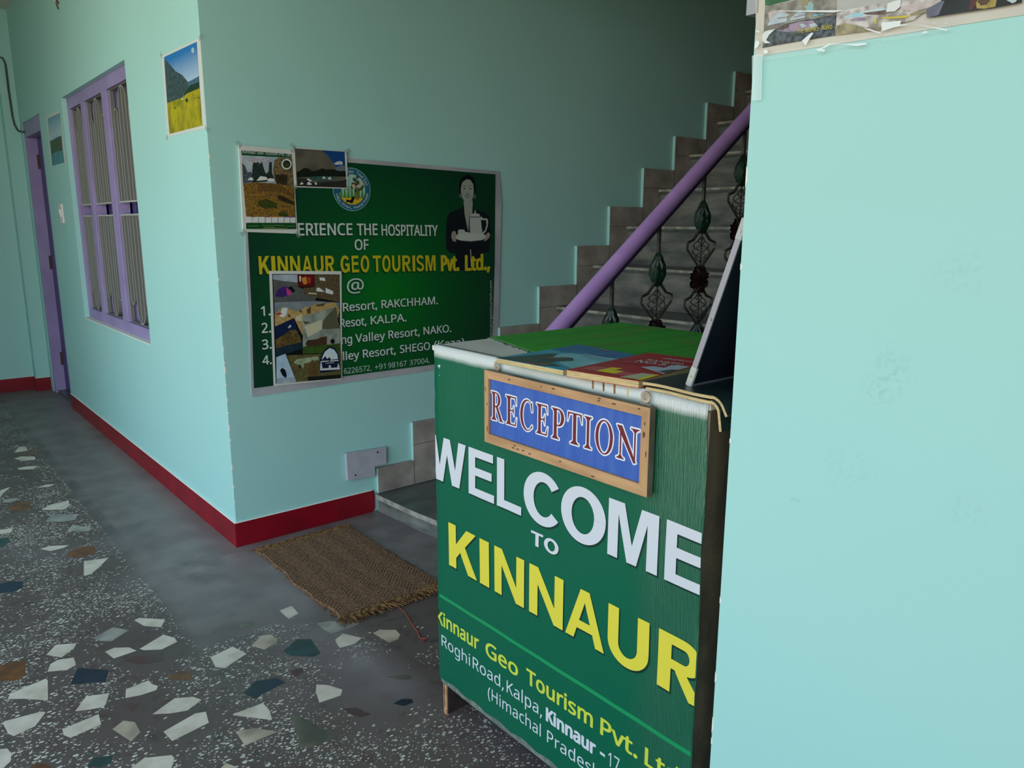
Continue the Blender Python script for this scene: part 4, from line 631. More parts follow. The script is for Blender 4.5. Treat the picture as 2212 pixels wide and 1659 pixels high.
L_ = M_VINYL.node_tree.links; _s = vb.new('ShaderNodeSeparateXYZ'); _q = vb.new('ShaderNodeMapRange'); _q.inputs[1].default_value = .90; _q.inputs[2].default_value = .83; _q.inputs[3].default_value = .15; _q.inputs[4].default_value = 1.0; L_.new(_t.outputs['Object'], _s.inputs[0]); L_.new(_s.outputs[1], _q.inputs[0]); L_.new(_q.outputs[0], _b.inputs['Strength']); _k = vb.new('ShaderNodeMapRange'); _k.inputs[1].default_value = .88; _k.inputs[2].default_value = .82; _k.inputs[3].default_value = .40; _k.inputs[4].default_value = 1.0; L_.new(_s.outputs[1], _k.inputs[0]); L_.new(_k.outputs[0], vb['Principled BSDF'].inputs['Specular IOR Level']); _b.inputs['Distance'].default_value = .003; L_.new(_t.outputs['Object'], _m.inputs[0]); L_.new(_m.outputs[0], _n.inputs['Vector']); L_.new(_n.outputs['Fac'], _b.inputs['Height']); L_.new(_b.outputs[0], vb['Principled BSDF'].inputs['Normal'])
M_INKW = mat('print_white', (208,208,216), .32); M_INKY = mat('print_yellow', (222,206,66), .32); M_INKLG = mat('print_light_green', (20,140,84), .32); M_INKYG = mat('print_lime', (200,206,70), .32); M_INKSH = mat('print_dark_green', (0,48,36), .32); M_GRIME = mat('grimy_hem', (120,124,118), .8, (90,100,90), 60)
vy = MB(); NYv, NZv = 70, 60; vv = []; ZB0 = .088
for j in range(NZv+1):
    z = ZB0+(CT-ZB0)*j/NZv
    yr = .7315+.0012*math.sin(z*21)+.0006*math.sin(z*55)-(.006 if z < .8 else .006*max(0,(.95-z)/.15)); yl = 1.5405+.0015*math.sin(z*90)+.001*math.sin(z*230)
    for i in range(NYv+1):
        y = yr+(yl-yr)*i/NYv; vv.append(PV((y, z-(.0015*math.sin(y*160) if j == 0 else 0))))
idx = lambda j,i: j*(NYv+1)+i
vy.raw(vv, [(idx(j,i),idx(j,i+1),idx(j+1,i+1),idx(j+1,i)) for j in range(NZv) for i in range(NYv)], M_VINYL)
# folded over the top edge
top = [PV((.7315+(1.5405-.7315)*i/NYv, CT)) for i in range(NYv+1)]
vy.raw(top+[(XE+.02,p[1],CT+.0008) for p in top], [(i,i+1,NYv+2+i,NYv+1+i) for i in range(NYv)], M_VINYL)
vo = vy.build('vinyl_front', ct, smooth=True, label='green printed vinyl sheet stapled over the front')
sl_ = vo.modifiers.new('thickness','SOLIDIFY'); sl_.thickness = .0008; sl_.offset = 0
le = MB(); CUT = [1.530,1.534,1.537,1.522]+[.74+.02*k for k in range(40)]
def ctext(s, y0, y1, v0, cap, m, bold=0., shadow=True, clip=None, d=.0007, **k):
    if shadow: text(le, PV, s, y0-.003, y1-.003, v0-.004, cap, M_INKSH, d-.0002, bold, clip, cuts=CUT, **k)
    text(le, PV, s, y0, y1, v0, cap, m, d, bold, clip, cuts=CUT, **k)
VC = (.7265, 1.5395)
VC = (.7265, 1.5395)
def hline(name, letters, v0, cap, m, dx=.003):
    q = MB()
    for ch, y0, y1 in letters:
        heavy(q, PV, ch, y0-dx, y1-dx, v0-dx*1.3, cap, M_INKSH, .0008, VC, CUT); heavy(q, PV, ch, y0, y1, v0, cap, m, .0012, VC, CUT)
    q.build(name, vo)
hline('headline', (('W',1.548,1.398),('E',1.387,1.292),('L',1.282,1.198),('C',1.190,1.076),('O',1.074,.950),('M',.944,.821),('E',.804,.711)), .644, .113, M_INKW)
hline('headline', (('T',1.165,1.127),('O',1.124,1.079)), .590, .032, M_INKW, .0015)
hline('headline', (('K',1.473,1.361),('I',1.346,1.311),('N',1.291,1.186),('N',1.169,1.062),('A',1.054,.945),('U',.936,.834),('R',.812,.704)), .432, .113, M_INKY)
gl_ = MB(); hm_ = MB()
for i in range(40):
    a, b_ = 1.537-(1.537-.729)*i/40, 1.537-(1.537-.729)*(i+1)/40
    gl_.face([PV((a,.329),.0005),PV((b_,.329),.0005),PV((b_,.338),.0005),PV((a,.338),.0005)], M_INKLG)
    zz = lambda y: .089+.0015*math.sin(y*160)
    hm_.face([PV((a,.0885),.0005),PV((b_,.0885),.0005),PV((b_,.101+.003*math.sin(b_*70)),.0005),PV((a,.101+.003*math.sin(a*70)),.0005)], M_GRIME)
gl_.build('printed_line', vo); hm_.build('grimy_hem', vo)
le = MB()
for s, y0, y1 in (('Kinnaur',1.529,1.354),('Geo',1.326,1.208),('Tourism',1.177,.972),('Pvt.',.948,.852),('Ltd',.831,.752)):
    ctext(s, y0, y1, .253, .036, M_INKYG, .03, False); le.build('company_word', vo); le = MB()
for s, y0, y1, bo in (('Roghi',1.511,1.388,0),('Road,',1.377,1.258,0),('Kalpa,',1.247,1.125,0),('Kinnaur',1.110,.962,.05),('-',.945,.938,.02),('17',.925,.895,0)):
    if s == '-': le.face([PV(p,.0007) for p in ((.948,.207),(.934,.207),(.934,.213),(.948,.213))], M_INKW)
    else: ctext(s, y0, y1, .195, .031, M_INKW, bo, False)
    le.build('address_word', vo); le = MB()
ctext('(Himachal', 1.318, 1.128, .144, .030, M_INKW, 0., False); le.build('address_word', vo); le = MB(); ctext('Pradesh)', 1.107, .932, .144, .030, M_INKW, 0., False)
le.build('address_word', vo)
sp_ = MB(); rr = random.Random(2)             # torn spots and rusty staple stains
for (y, z, sx_, sz_) in ((1.506,.930,.004,.003),(1.501,.931,.003,.004),(1.503,.926,.005,.0015),(1.502,.908,.0012,.002)):
    sp_.face([PV((y+sx_*math.cos(a)*rr.uniform(.6,1.1), z+sz_*math.sin(a)*rr.uniform(.6,1.1)),.0006) for a in (0,1.2,2.4,3.6,5.0)], M_INKW)
sp_.build('torn_spot', vo); sp_ = MB()
for y in (.992,.965,.938,.906):
    sp_.face([PV(p,.0006) for p in ((y-.0022,.958),(y+.0022,.959),(y+.003,.976),(y-.002,.976))], mat('rust_stain',(150,104,62),.7,(96,62,36),90) if y != .906 else mat('pale_rust_stain',(206,180,120),.7)); sp_.build('rust_stain', vo); sp_ = MB()

# ------------------------------------------------------------ RECEPTION sign
sg = thing('reception_sign', 'wood framed blue RECEPTION sign hung on the green counter front', 'sign', (1.012,1.065,.795))
FX, FB = 1.004, 1.019; y1_, y0_, zb_, zt_ = 1.297, .834, .793, .954; iy1, iy0, izb, izt = 1.2825, .8530, .8135, .9365
for nm, o4, m in (('top',[(y1_,zt_),(y0_,zt_),(iy0,izt),(iy1,izt)],M_WOOD),('bottom',[(y1_,zb_),(iy1,izb),(iy0,izb),(y0_,zb_)],M_WOOD),('left',[(y1_,zt_),(iy1,izt),(iy1,izb),(y1_,zb_)],M_WOOD_V),('right',[(y0_,zt_),(y0_,zb_),(iy0,izb),(iy0,izt)],M_WOOD_V)):
    q = MB(); q.prism([(FX,a,b_) for a,b_ in o4],[(FB,a,b_) for a,b_ in o4], m, (lambda i: M_WOODGREY) if nm in ('right','top') else None)
    rk = random.Random(len(nm))
    for _ in range(7 if nm in ('top','bottom') else 4):
        if nm in ('top','bottom'): yk, zk, a, b_ = rk.uniform(iy0,iy1), (zt_+izt)/2+rk.uniform(-.005,.005) if nm == 'top' else (zb_+izb)/2+rk.uniform(-.005,.005), rk.uniform(.002,.007), .0014
        else: yk, zk, a, b_ = ((y1_+iy1)/2 if nm == 'left' else (y0_+iy0)/2)+rk.uniform(-.004,.004), rk.uniform(izb,izt), .0013, rk.uniform(.003,.007)
        q.face([(FX-.0002, yk+a*math.cos(t), zk+b_*math.sin(t)) for t in (0,1,2,3,4.2,5.2)], M_KNOT)
    q.build('frame_rail', sg)
pn = MB(); M_BLUE = mat('faded_blue_print',(44,84,170),.42,(62,98,176),7,.35,.7,stretch=(1,9,1.5),bump=(200,.12,.001)); pn.box(1.0095,1.013,iy0+.0003,iy1-.0003,izb+.0003,izt-.0003,M_BLUE); pno = pn.build('sign_panel', sg)
GL = {}
def serif(a,b,l,r,y,s):                       # foot on a stem a..b reaching l..r
    return [rect(l,r,min(y,y+s*.032),max(y,y+s*.032)), [(a,y+s*.032),(a,y+s*.12),(l+(a-l)*.35,y+s*.032)], [(b,y+s*.032),(b,y+s*.12),(r-(r-b)*.35,y+s*.032)]]
ebits = [rect(.17,.40,0,1)]+serif(.17,.40,.0,.5,0,1)+serif(.17,.40,.0,.5,1,-1)+[rect(.17,.93,.955,1),[(.95,1),(.97,.72),(.92,.80),(.86,.955),(.80,1)],rect(.4,.74,.49,.535),[(.74,.33),(.74,.69),(.70,.60),(.62,.535),(.62,.49),(.70,.43)],rect(.17,.93,0,.045),[(.93,0),(1.0,.30),(.95,.24),(.84,.045),(.8,0)]]
GL['E'] = ebits
GL['R'] = [rect(.14,.32,0,1)]+serif(.14,.32,.0,.46,0,1)+serif(.14,.32,.0,.3,1,-1)+[rect(.14,.44,.955,1),rect(.14,.46,.47,.515)]+ring(.44,.7425,.36,.2575,.42,.18,.215,-90,90,14)+[[(.40,.49),(.58,.50),(1.0,.0),(.78,0)],[(.70,0),(1.08,0),(1.08,.03),(.70,.03)]]
GL['P'] = [rect(.17,.40,0,1)]+serif(.17,.40,.0,.58,0,1)+serif(.17,.40,.0,.4,1,-1)+[rect(.17,.54,.955,1),rect(.17,.54,.43,.475)]+ring(.52,.715,.46,.285,.50,.24,.24,-90,90,14)
GL['C'] = ring(.56,.5,.56,.53,.62,.42,.49,42,318,30)+[[(.97,.97),(1.0,.66),(.95,.66),(.90,.80),(.86,.90)],[(1.02,.16),(.98,.20),(.93,.12),(.98,.10)]]
GL['T'] = [rect(.40,.62,0,1)]+serif(.40,.62,.2,.82,0,1)+[rect(.02,1.0,.955,1),[(.02,1),(.0,.70),(.05,.78),(.13,.955)],[(1.0,1),(1.02,.70),(.97,.78),(.89,.955)]]
GL['I'] = [rect(.34,.66,0,1)]+serif(.34,.66,0,1,0,1)+serif(.34,.66,0,1,1,-1)
GL['O'] = ring(.5,.5,.5,.53,.5,.33,.49,0,360,36)
GL['N'] = [rect(.15,.215,0,1)]+serif(.15,.215,.0,.36,0,1)+[[(.0,1),(.24,1),(.90,0),(.80,-.03),(.02,.97)],rect(.80,.865,0,1)]+serif(.80,.865,.64,1.02,1,-1)
M_SW = mat('sign_white', (224,222,232), .4); M_SR = mat('sign_maroon', (104,16,34), .4)
rt = MB(); OW = .0030; zz0, zcap = .8470, .0620
def hull(P):
    P = sorted(set(P)); cr = lambda o,a,b: (a[0]-o[0])*(b[1]-o[1])-(a[1]-o[1])*(b[0]-o[0]); h = []
    for Q in (P, P[::-1]):
        l = []
        for p in Q:
            while len(l) > 1 and cr(l[-2],l[-1],p) <= 1e-12: l.pop()
            l.append(p)
        h += l[:-1]
    return h
def sgl(ch, ya, yb):
    P = lambda p: (ya+(yb-ya)*p[0], zz0+zcap*p[1])
    for i, poly in enumerate(GL[ch]):
        Q = [P(p) for p in poly]; e_ = i*1e-5
        H = hull([(p[0]+OW*math.cos(t*.7854), p[1]+OW*math.sin(t*.7854)) for p in Q for t in range(8)])
        rt.face([(1.0093-e_,a,b_) for a,b_ in H], M_SW); rt.face([(1.0088-e_,a,b_) for a,b_ in Q], M_SR)
for ch, ya, yb in (('R',1.2785,1.240),('E',1.229,1.194),('C',1.182,1.144),('E',1.132,1.098),('P',1.086,1.050),('T',1.041,1.003),('I',.9955,.976),('O',.966,.922),('N',.913,.861)): sgl(ch, ya, yb)
rt.build('lettering', pno)
def bracket(y, z):
    q = MB(); a0 = [(y+.0105,z-.012),(y-.0105,z-.012),(y-.0105,z+.006)]+[(y-.0105*math.cos(t),z+.006+.0105*math.sin(t)) for t in [i*math.pi/10 for i in range(1,10)]]+[(y+.0105,z+.006)]
    n = len(a0); hole = [(y+.0042*math.cos(t),z+.0055+.0055*math.sin(t)) for t in [i*2*math.pi/16 for i in range(16)]]
    # ring of quads between outline and hole
    oc = []
    for i in range(16):
        t = i*2*math.pi/16; oc.append((y+.0105*math.cos(t), z+.006+(.0105*math.sin(t) if math.sin(t) > 0 else .011*math.sin(t))))
    for i in range(16):
        j = (i+1)%16; A_, B_, C_, D_ = oc[i], oc[j], hole[j], hole[i]
        q.face([(FB-.0002,*A_),(FB-.0002,*B_),(FB-.0002,*C_),(FB-.0002,*D_)], M_STEEL); q.face([(FB+.0012,*D_),(FB+.0012,*C_),(FB+.0012,*B_),(FB+.0012,*A_)], M_STEEL)
        q.face([(FB-.0002,*D_),(FB-.0002,*C_),(FB+.0012,*C_),(FB+.0012,*D_)], M_STEEL); q.face([(FB-.0002,*A_),(FB+.0012,*A_),(FB+.0012,*B_),(FB-.0002,*B_)], M_STEEL)
    q.box(FB-.0002,FB+.0012,y-.0125,y+.0125,z-.016,z-.0055,M_STEEL)
    q.build('hanging_bracket', sg)
bracket(1.272,.9585); bracket(.858,.9615)

# ------------------------------------------------------------ things on the counter
tcl = MB(); ol = [(1.215,1.5365),(1.125,1.239),(1.085,1.02),(1.06,.74),(1.699,.736),(1.699,1.5365)]
tcl.prism([(x,y,CT-.0003) for x,y in ol],[(x,y,CT+.003) for x,y in ol], M_CLOTH)
for (a, b_) in (((1.215,1.5365),(1.125,1.239)),((1.125,1.239),(1.085,1.02))):
    a = Vector(a); b_ = Vector(b_); d = (b_-a).normalized(); n = Vector((d.y,-d.x)); n = n if n.x < 0 else -n
    q = [a, b_, b_+n*.012, a+n*.012]; tcl.prism([(p.x,p.y,CT-.0003) for p in q],[(p.x,p.y,CT+.0018) for p in q], M_CLOTHTRIM)
for y in (1.47,1.36,1.26,1.14,1.02,.90,.80):  # pressed fold lines
    tcl.face([(1.13 if y < 1.2 else 1.20,y-.0012,CT+.0032),(1.695,y-.03,CT+.0032),(1.695,y-.0324,CT+.0032),(1.13 if y < 1.2 else 1.20,y-.0035,CT+.0032)], mat('cloth_fold',(22,84,22),.8))
tcl.build('tablecloth', label='green tablecloth spread over the back of the reception counter', cat='tablecloth')

def book(name, label, cat, c4, z0, th, mcover, art=None, group=None):
    """c4: front-left, front-right, back-right, back-left on the counter; slightly bowed pages between two covers"""
    root = thing(name, label, cat, ((c4[0][0]+c4[2][0])/2,(c4[0][1]+c4[2][1])/2,z0), group)
    q = MB(); ins = .0015; cx = sum(p[0] for p in c4)/4; cy = sum(p[1] for p in c4)/4
    P = [(p[0]+(cx-p[0])*.008, p[1]+(cy-p[1])*.008) for p in c4]
    q.prism([(x,y,z0+.0006) for x,y in P],[(x,y,z0+th-.0006) for x,y in P], M_PAGES); q.build('pages', root)
    for z, nm in ((z0,'back_cover'),(z0+th-.0006,'front_cover')):
        q = MB(); q.prism([(x,y,z) for x,y in c4],[(x,y,z+.0006) for x,y in c4], mcover)
        if nm == 'front_cover' and art: art(q, z+.0006)
        q.build(nm, root)
    return root
def uv(c4):
    A_, B_, C_, D_ = [Vector(p) for p in c4]     # u: left->right along the front, v: front->back
    return lambda u, v: (A_*(1-u)+B_*u)*(1-v)+(D_*(1-u)+C_*u)*v
def art_fn(c4, z): 
    g = uv(c4); return lambda p, d=0.0: (g(p[0],p[1]).x, g(p[0],p[1]).y, z+d)
cb = [(.982,1.228),(.994,1.040),(1.236,1.060),(1.246,1.250)]
def art_blue(q, z):
    f = art_fn(cb, z)
    for i, (k, pts) in enumerate((('mag_deep',[(0,.62),(1,.55),(1,1),(0,1)]),('mag_pale',[(.25,.35),(1,.1),(1,.72),(.35,.62)]),('mag_dark',[(0,.0),(.65,.0),(.85,.10),(.60,.18),(.72,.36),(.60,.45),(.42,.34),(.30,.50),(.22,.48),(.12,.20)]),('mag_brown',[(.36,.30),(.50,.44),(.60,.46),(.52,.36),(.42,.28)]),('mag_brown',[(.55,.03),(.72,.04),(.70,.12),(.60,.10)]),('mag_red',[(.40,.0),(.62,.0),(.60,.04),(.42,.03)]),('mag_pink',[(.42,.93),(.58,.93),(.58,.96),(.42,.96)]))):
        q.face([f(p,.0002+i*.00012) for p in pts], MAGM[k])
    for v in (.58,.61,.64): text(q, f, 'Himachal travel guide'[0:0] or 'mmnmnnmm', .45, .95, v, .012, MAGM['mag_white'], .0012)
    
MAGM = dict(mag_deep=mat('mag_deep_blue',(20,116,160),.3,(26,92,146),20), mag_pale=mat('mag_pale_teal',(136,196,204),.3,(116,178,190),14), mag_dark=mat('mag_dark_figure',(44,62,58),.3,(34,44,44),30), mag_brown=mat('mag_brown',(120,88,72),.3), mag_red=mat('mag_red',(156,48,54),.3), mag_pink=mat('mag_pink',(190,110,104),.3), mag_white=mat('mag_white',(206,210,210),.3), bk_yellow=mat('book_yellow',(232,214,30),.35), bk_pink=mat('book_dusty_red',(190,88,88),.35), bk_grey=mat('book_grey',(180,192,204),.35), bk_olive=mat('book_olive',(196,194,150),.35), bk_dark=mat('book_slate',(70,80,80),.35))
def art_blue2(q, z):
    f = art_fn(cb, z)
    for i, (k, pts) in enumerate((('mag_deep',[(0,.62),(1,.55),(1,1),(0,1)]),('mag_pale',[(.25,.35),(1,.1),(1,.72),(.35,.62)]),('mag_dark',[(0,.0),(.65,.0),(.85,.10),(.60,.18),(.72,.36),(.60,.45),(.42,.34),(.30,.50),(.22,.48),(.12,.20)]),('mag_brown',[(.36,.30),(.50,.44),(.60,.46),(.52,.36),(.42,.28)]),('mag_brown',[(.55,.03),(.72,.04),(.70,.12),(.60,.10)]),('mag_red',[(.40,.0),(.62,.0),(.60,.04),(.42,.03)]),('mag_pink',[(.42,.93),(.58,.93),(.58,.96),(.42,.96)]))):
        q.face([f(p,.0002+i*.00012) for p in pts], MAGM[k])
    for i in range(5):                        # rows of small pale print, too small to read
        v = .66-.035*i; q.face([f(p,.0013) for p in ((.50+.03*i,v),(.95,v-.02),(.95,v-.008),(.50+.03*i,v+.012))], MAGM['mag_white' if i == 0 else 'mag_pale'])
book('magazine', 'blue and teal magazine with a dark figure, overhanging the counter front edge', 'magazine', cb, CT+.0034, .011, mat('mag_teal',(56,160,182),.3,(32,130,162),9), art_blue2, 'reading matter on the counter')
cr4 = [(.994,1.032),(1.018,.874),(1.292,.915),(1.270,1.066)]
def art_red(q, z):
    f = art_fn(cr4, z)
    for i, (k, pts) in enumerate((('bk_pink',[(.08,.10),(.30,.10),(.30,.26),(.08,.24)]),('bk_yellow',[(.30,.10),(.56,.10),(.56,.22),(.44,.20),(.44,.30),(.30,.28)]),('bk_pink',[(.56,.08),(.80,.08),(.80,.20),(.56,.20)]),('bk_olive',[(.72,.02),(1.0,.04),(1.0,.26),(.78,.24)]),('bk_yellow',[(.94,.02),(1,.03),(1,.26),(.94,.24)]),('bk_grey',[(.55,.42),(1,.30),(1,.66),(.82,.66)]),('bk_dark',[(.86,.36),(1,.33),(1,.5),(.92,.48)]),('mag_red',[(.64,.50),(.80,.50),(.78,.60),(.64,.58)]))):
        q.face([f(p,.0002+i*.00012) for p in pts], MAGM[k])
    text(q, f, 'NO.5', .30, .72, .56, .085, MAGM['mag_white'], .0014, .03); text(q, f, 'RANKED', .34, .86, .67, .055, MAGM['mag_white'], .0014, .02); text(q, f, 'EMERGING', .45, .98, .80, .06, MAGM['mag_white'], .0014)
    for v in (.50,.53): q.face([f(p,.0014) for p in ((.18,v),(.52,v-.01),(.52,v+.003),(.18,v+.013))], MAGM['bk_pink'])
book('book', 'dark red paperback with white lettering lying between blue and black magazines', 'book', cr4, CT+.0034, .013, mat('book_red',(176,36,42),.35,(160,30,36),8), art_red, 'reading matter on the counter')

# two limp magazines sagging over the right edge of the counter
def droop(name, label, y_start, z_base, th, x0, x1, reach, mtop, sag, R=.016):
    root = thing(name, label, 'magazine', (x0+.1,y_start-.05,z_base), 'reading matter on the counter')
    def line(off):
        pts = []; ye = .724; flat_n = 8
        for i in range(flat_n+1):
            y = y_start+(ye-y_start)*i/flat_n; s = y_start-y; pts.append((y, z_base+off+.0012*math.sin(s*40)))
        for i in range(1,11):
            a = i/10*math.radians(sag); pts.append((ye-(R+off)*math.sin(a), z_base-R+(R+off)*math.cos(a)))
        a = math.radians(sag); l = pts[-1]
        for i in range(1,6): pts.append((l[0]-math.cos(a)*reach*i/5, l[1]-math.sin(a)*reach*i/5))
        return pts
    def slab(o0, o1, m, nm, e=0.0):
        A_, B_ = line(o0), line(o1); q = MB(); n = len(A_)
        for i in range(n-1):
            q.face([(x0-e,*A_[i]),(x0-e,*A_[i+1]),(x0-e,*B_[i+1]),(x0-e,*B_[i])], m); q.face([(x1,*A_[i]),(x1,*B_[i]),(x1,*B_[i+1]),(x1,*A_[i+1])], m)
            q.face([(x0-e,*B_[i]),(x0-e,*B_[i+1]),(x1,*B_[i+1]),(x1,*B_[i])], m); q.face([(x0-e,*A_[i]),(x1,*A_[i]),(x1,*A_[i+1]),(x0-e,*A_[i+1])], m)
        q.face([(x0-e,*A_[0]),(x0-e,*B_[0]),(x1,*B_[0]),(x1,*A_[0])], m); q.face([(x0-e,*A_[-1]),(x1,*A_[-1]),(x1,*B_[-1]),(x0-e,*B_[-1])], m)
        q.build(nm, root, smooth=True)
    slab(0, th-.0007, M_PAGES, 'pages'); slab(th-.0007, th, mtop, 'cover', .001)
droop('magazine', 'limp magazine with yellowed pages curling down over the right end of the counter', .857, CT+.0034, .006, 1.018, 1.255, .030, M_COVERBLACK, 80)
droop('magazine', 'black covered magazine under the leaning dark board', .868, CT+.0106, .006, 1.022, 1.262, .016, M_COVERBLACK, 60, .0232)

# leaning board
bo = thing('display_board', 'dark board with aluminium edging leaning beside the right wall', 'board', (1.25,.79,CT+.02))
yb_, zb0 = .797, CT+.0186; yt, zt2 = .706, 1.272
dv = Vector((0,yt-yb_,zt2-zb0)); Ld = dv.length; dv.normalize(); nv = Vector((0,-dv.z,dv.y)) # towards -Y
nv = Vector((0,-dv.z,dv.y)); BX0, BX1 = 1.050, 1.44; tb = .010
def bp(x, s, t): q = Vector((x,yb_,zb0))+dv*s+nv*t; return (q.x,q.y,q.z)
def slabb(mb, x0, x1, s0, s1, t0, t1, m): mb.raw([bp(x0,s0,t0),bp(x1,s0,t0),bp(x1,s1,t0),bp(x0,s1,t0),bp(x0,s0,t1),bp(x1,s0,t1),bp(x1,s1,t1),bp(x0,s1,t1)],[(0,3,2,1),(4,5,6,7),(0,1,5,4),(1,2,6,5),(2,3,7,6),(3,0,4,7)], m)
q = MB(); slabb(q, BX0+.003, BX1-.003, .003, Ld-.003, .002, tb-.002, M_NAVY); q.build('panel', bo)
for (a, b_, c, d_) in ((BX0,BX0+.003,.0,Ld),(BX1-.003,BX1,.0,Ld),(BX0,BX1,Ld-.003,Ld),(BX0,BX1,0,.003)):
    q = MB(); slabb(q, a, b_, c, d_, 0, tb, M_ALU); q.build('edging', bo)
for s0, s1 in ((-.001,.035),(Ld-.034,Ld+.001)):
    q = MB(); slabb(q, BX0-.0012, BX0+.030 if s0 > .1 else BX0+.006, s0, s1, -.0012, tb+.0012, M_CAP); q.build('corner_cap', bo, bevel=.002)
for s in (.018, Ld*.42, Ld-.02):
    q = MB(); c0 = Vector(bp(BX0-.0012,s,tb*.5)); q.tube([c0-Vector((.0012,0,0)),c0+Vector((.002,0,0))],.0022,M_STEEL,10); q.build('rivet', bo)
q = MB(); q.prism([(1.03,.716,.951),(1.05,.700,.949),(1.06,.702,.951)],[(1.03,.716,.9525),(1.05,.700,.9505),(1.06,.702,.9525)], M_INKW)

# ------------------------------------------------------------ prints on the walls
def corner_tapes(root, fn, pts, w=.02, m=None, d=.002):
    c = Vector((sum(p[0] for p in pts)/len(pts), sum(p[1] for p in pts)/len(pts)))
    for p in pts:
        v = (Vector(p)-c).normalized(); n = Vector((-v.y,v.x)); o = Vector(p)
        q = MB(); q.face([fn(tuple(o-v*w*.5+n*w*.4),d),fn(tuple(o-v*w*.5-n*w*.4),d),fn(tuple(o+v*w*.8-n*w*.4),d),fn(tuple(o+v*w*.8+n*w*.4),d)], m or M_TAPEGREY); q.build('tape', root)
def poster(name, label, cat, fn, lay, loc, group, tapes=True, extra=None, base=.0008):
    root = thing(name, label, cat, loc, group)
    q = MB(); sheet(q, fn, lay[0][1], base, ink(lay[0][0])); layers(q, fn, lay[1:], base+.00015)
    if extra: extra(q, base+.00015*(len(lay)+2))
    q.build('sheet', root)
    if tapes: corner_tapes(root, fn, lay[0][1], d=base+.0006)
    return root
fA, fB = PA(X0), PB(Y0)
poster('wall_poster', 'mountain meadow poster taped at the outer corner of the sunlit wall', 'poster', fA, P1, (X0,3.15,1.75), 'scenery posters on the sunlit wall')
poster('wall_poster', 'small lake and forest poster between the door and the barred window', 'poster', fA, P2, (X0,5.6,1.77), 'scenery posters on the sunlit wall', False)
poster('wall_poster', 'white poster corner pinned high up above the window', 'poster', fA, P6, (X0,5.2,2.6), 'scenery posters on the sunlit wall', False)
pk = MB(); pk.tube([(X0-.001,5.085,2.44),(X0-.014,5.075,2.455),(X0-.018,5.07,2.49)], .004, M_WIRE, 6); pk.tube([(X0-.001,5.11,2.415),(X0-.012,5.10,2.45)], .003, M_WIRE, 6); pk.build('hook', label='dark metal hook holding the highest poster corner', cat='hook')

bn = thing('wall_banner', 'large green hospitality banner with white border on the shaded stair wall', 'banner', (1.73,Y0,1.07))
q = MB(); q.prism([fB(p,.0004) for p in BAN],[fB(p,.004+.003*(i in (4,5,6))) for i, p in enumerate(BAN)], mat('banner_border',(178,176,182),.45,(160,160,168),6)); q.build('vinyl_sheet', bn, label='white margined vinyl sheet')
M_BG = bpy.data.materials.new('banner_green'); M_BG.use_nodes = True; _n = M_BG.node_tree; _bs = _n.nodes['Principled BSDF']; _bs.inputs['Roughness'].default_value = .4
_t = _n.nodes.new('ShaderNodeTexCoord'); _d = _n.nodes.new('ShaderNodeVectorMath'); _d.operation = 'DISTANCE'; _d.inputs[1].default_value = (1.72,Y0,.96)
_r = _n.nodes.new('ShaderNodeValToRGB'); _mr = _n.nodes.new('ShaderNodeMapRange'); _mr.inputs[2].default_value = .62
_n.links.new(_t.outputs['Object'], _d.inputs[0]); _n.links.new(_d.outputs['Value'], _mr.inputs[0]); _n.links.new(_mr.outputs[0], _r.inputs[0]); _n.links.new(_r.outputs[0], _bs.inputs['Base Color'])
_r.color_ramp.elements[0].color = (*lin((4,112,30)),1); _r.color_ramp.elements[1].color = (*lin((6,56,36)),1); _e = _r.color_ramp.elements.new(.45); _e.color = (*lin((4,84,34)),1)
DB = .0075
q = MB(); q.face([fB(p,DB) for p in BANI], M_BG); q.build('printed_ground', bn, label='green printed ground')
lt = MB(); M_BW = mat('banner_white',(196,206,202),.4); M_BY = mat('banner_yellow',(190,176,30),.4); M_BK = mat('banner_shadow',(4,30,20),.5)
def bt(s, x0, x1, v0, cap, m=M_BW, bold=.022, sh=.004, slope=0.0):
    if sh: text(lt, fB, s, x0+sh*.3-sh, x1+sh*.3-sh, v0-sh, cap, M_BK, DB+.0004, bold+.004, slope=slope)
    text(lt, fB, s, x0, x1, v0, cap, m, DB+.0007, bold, slope=slope)
bt('ERIENCE', 1.331, 1.567, 1.219, .046); bt('THE', 1.590, 1.685, 1.218, .046); bt('HOSPITALITY', 1.706, 1.990, 1.216, .045, slope=-.003)
lt.build('lettering', bn); lt = MB(); bt('OF', 1.577, 1.640, 1.158, .042)
lt.build('lettering', bn); lt = MB()
for ch, a, b_ in (('K',1.164,1.207),('I',1.214,1.230),('N',1.239,1.281),('N',1.290,1.332),('A',1.340,1.383),('U',1.391,1.432),('R',1.440,1.482),('G',1.507,1.549),('E',1.559,1.592),('O',1.600,1.641),('T',1.658,1.698),('O',1.703,1.744),('U',1.752,1.793),('R',1.803,1.847),('I',1.855,1.869),('S',1.875,1.915),('M',1.923,1.977)):
    if a in (1.507, 1.658): lt.build('lettering', bn); lt = MB()
    zb_l = 1.073-(a-1.166)*.019; dx = .0045
    heavy(lt, fB, ch, a-dx, b_-dx, zb_l-.005, .070, M_BK, DB+.0004); heavy(lt, fB, ch, a, b_, zb_l, .069, M_BY, DB+.0008)
lt.build('lettering', bn); lt = MB()
for s, a, b_ in (('Pvt.',2.006,2.108),('Ltd.,',2.141,2.288)): bt(s, a+.004, b_-.004, 1.072-(a-1.166)*.018, .067, M_BY, .05, .005); lt.build('lettering', bn); lt = MB()
bt('@', 1.533, 1.611, .985, .056, M_BW, .004)
lt.build('lettering', bn); lt = MB()
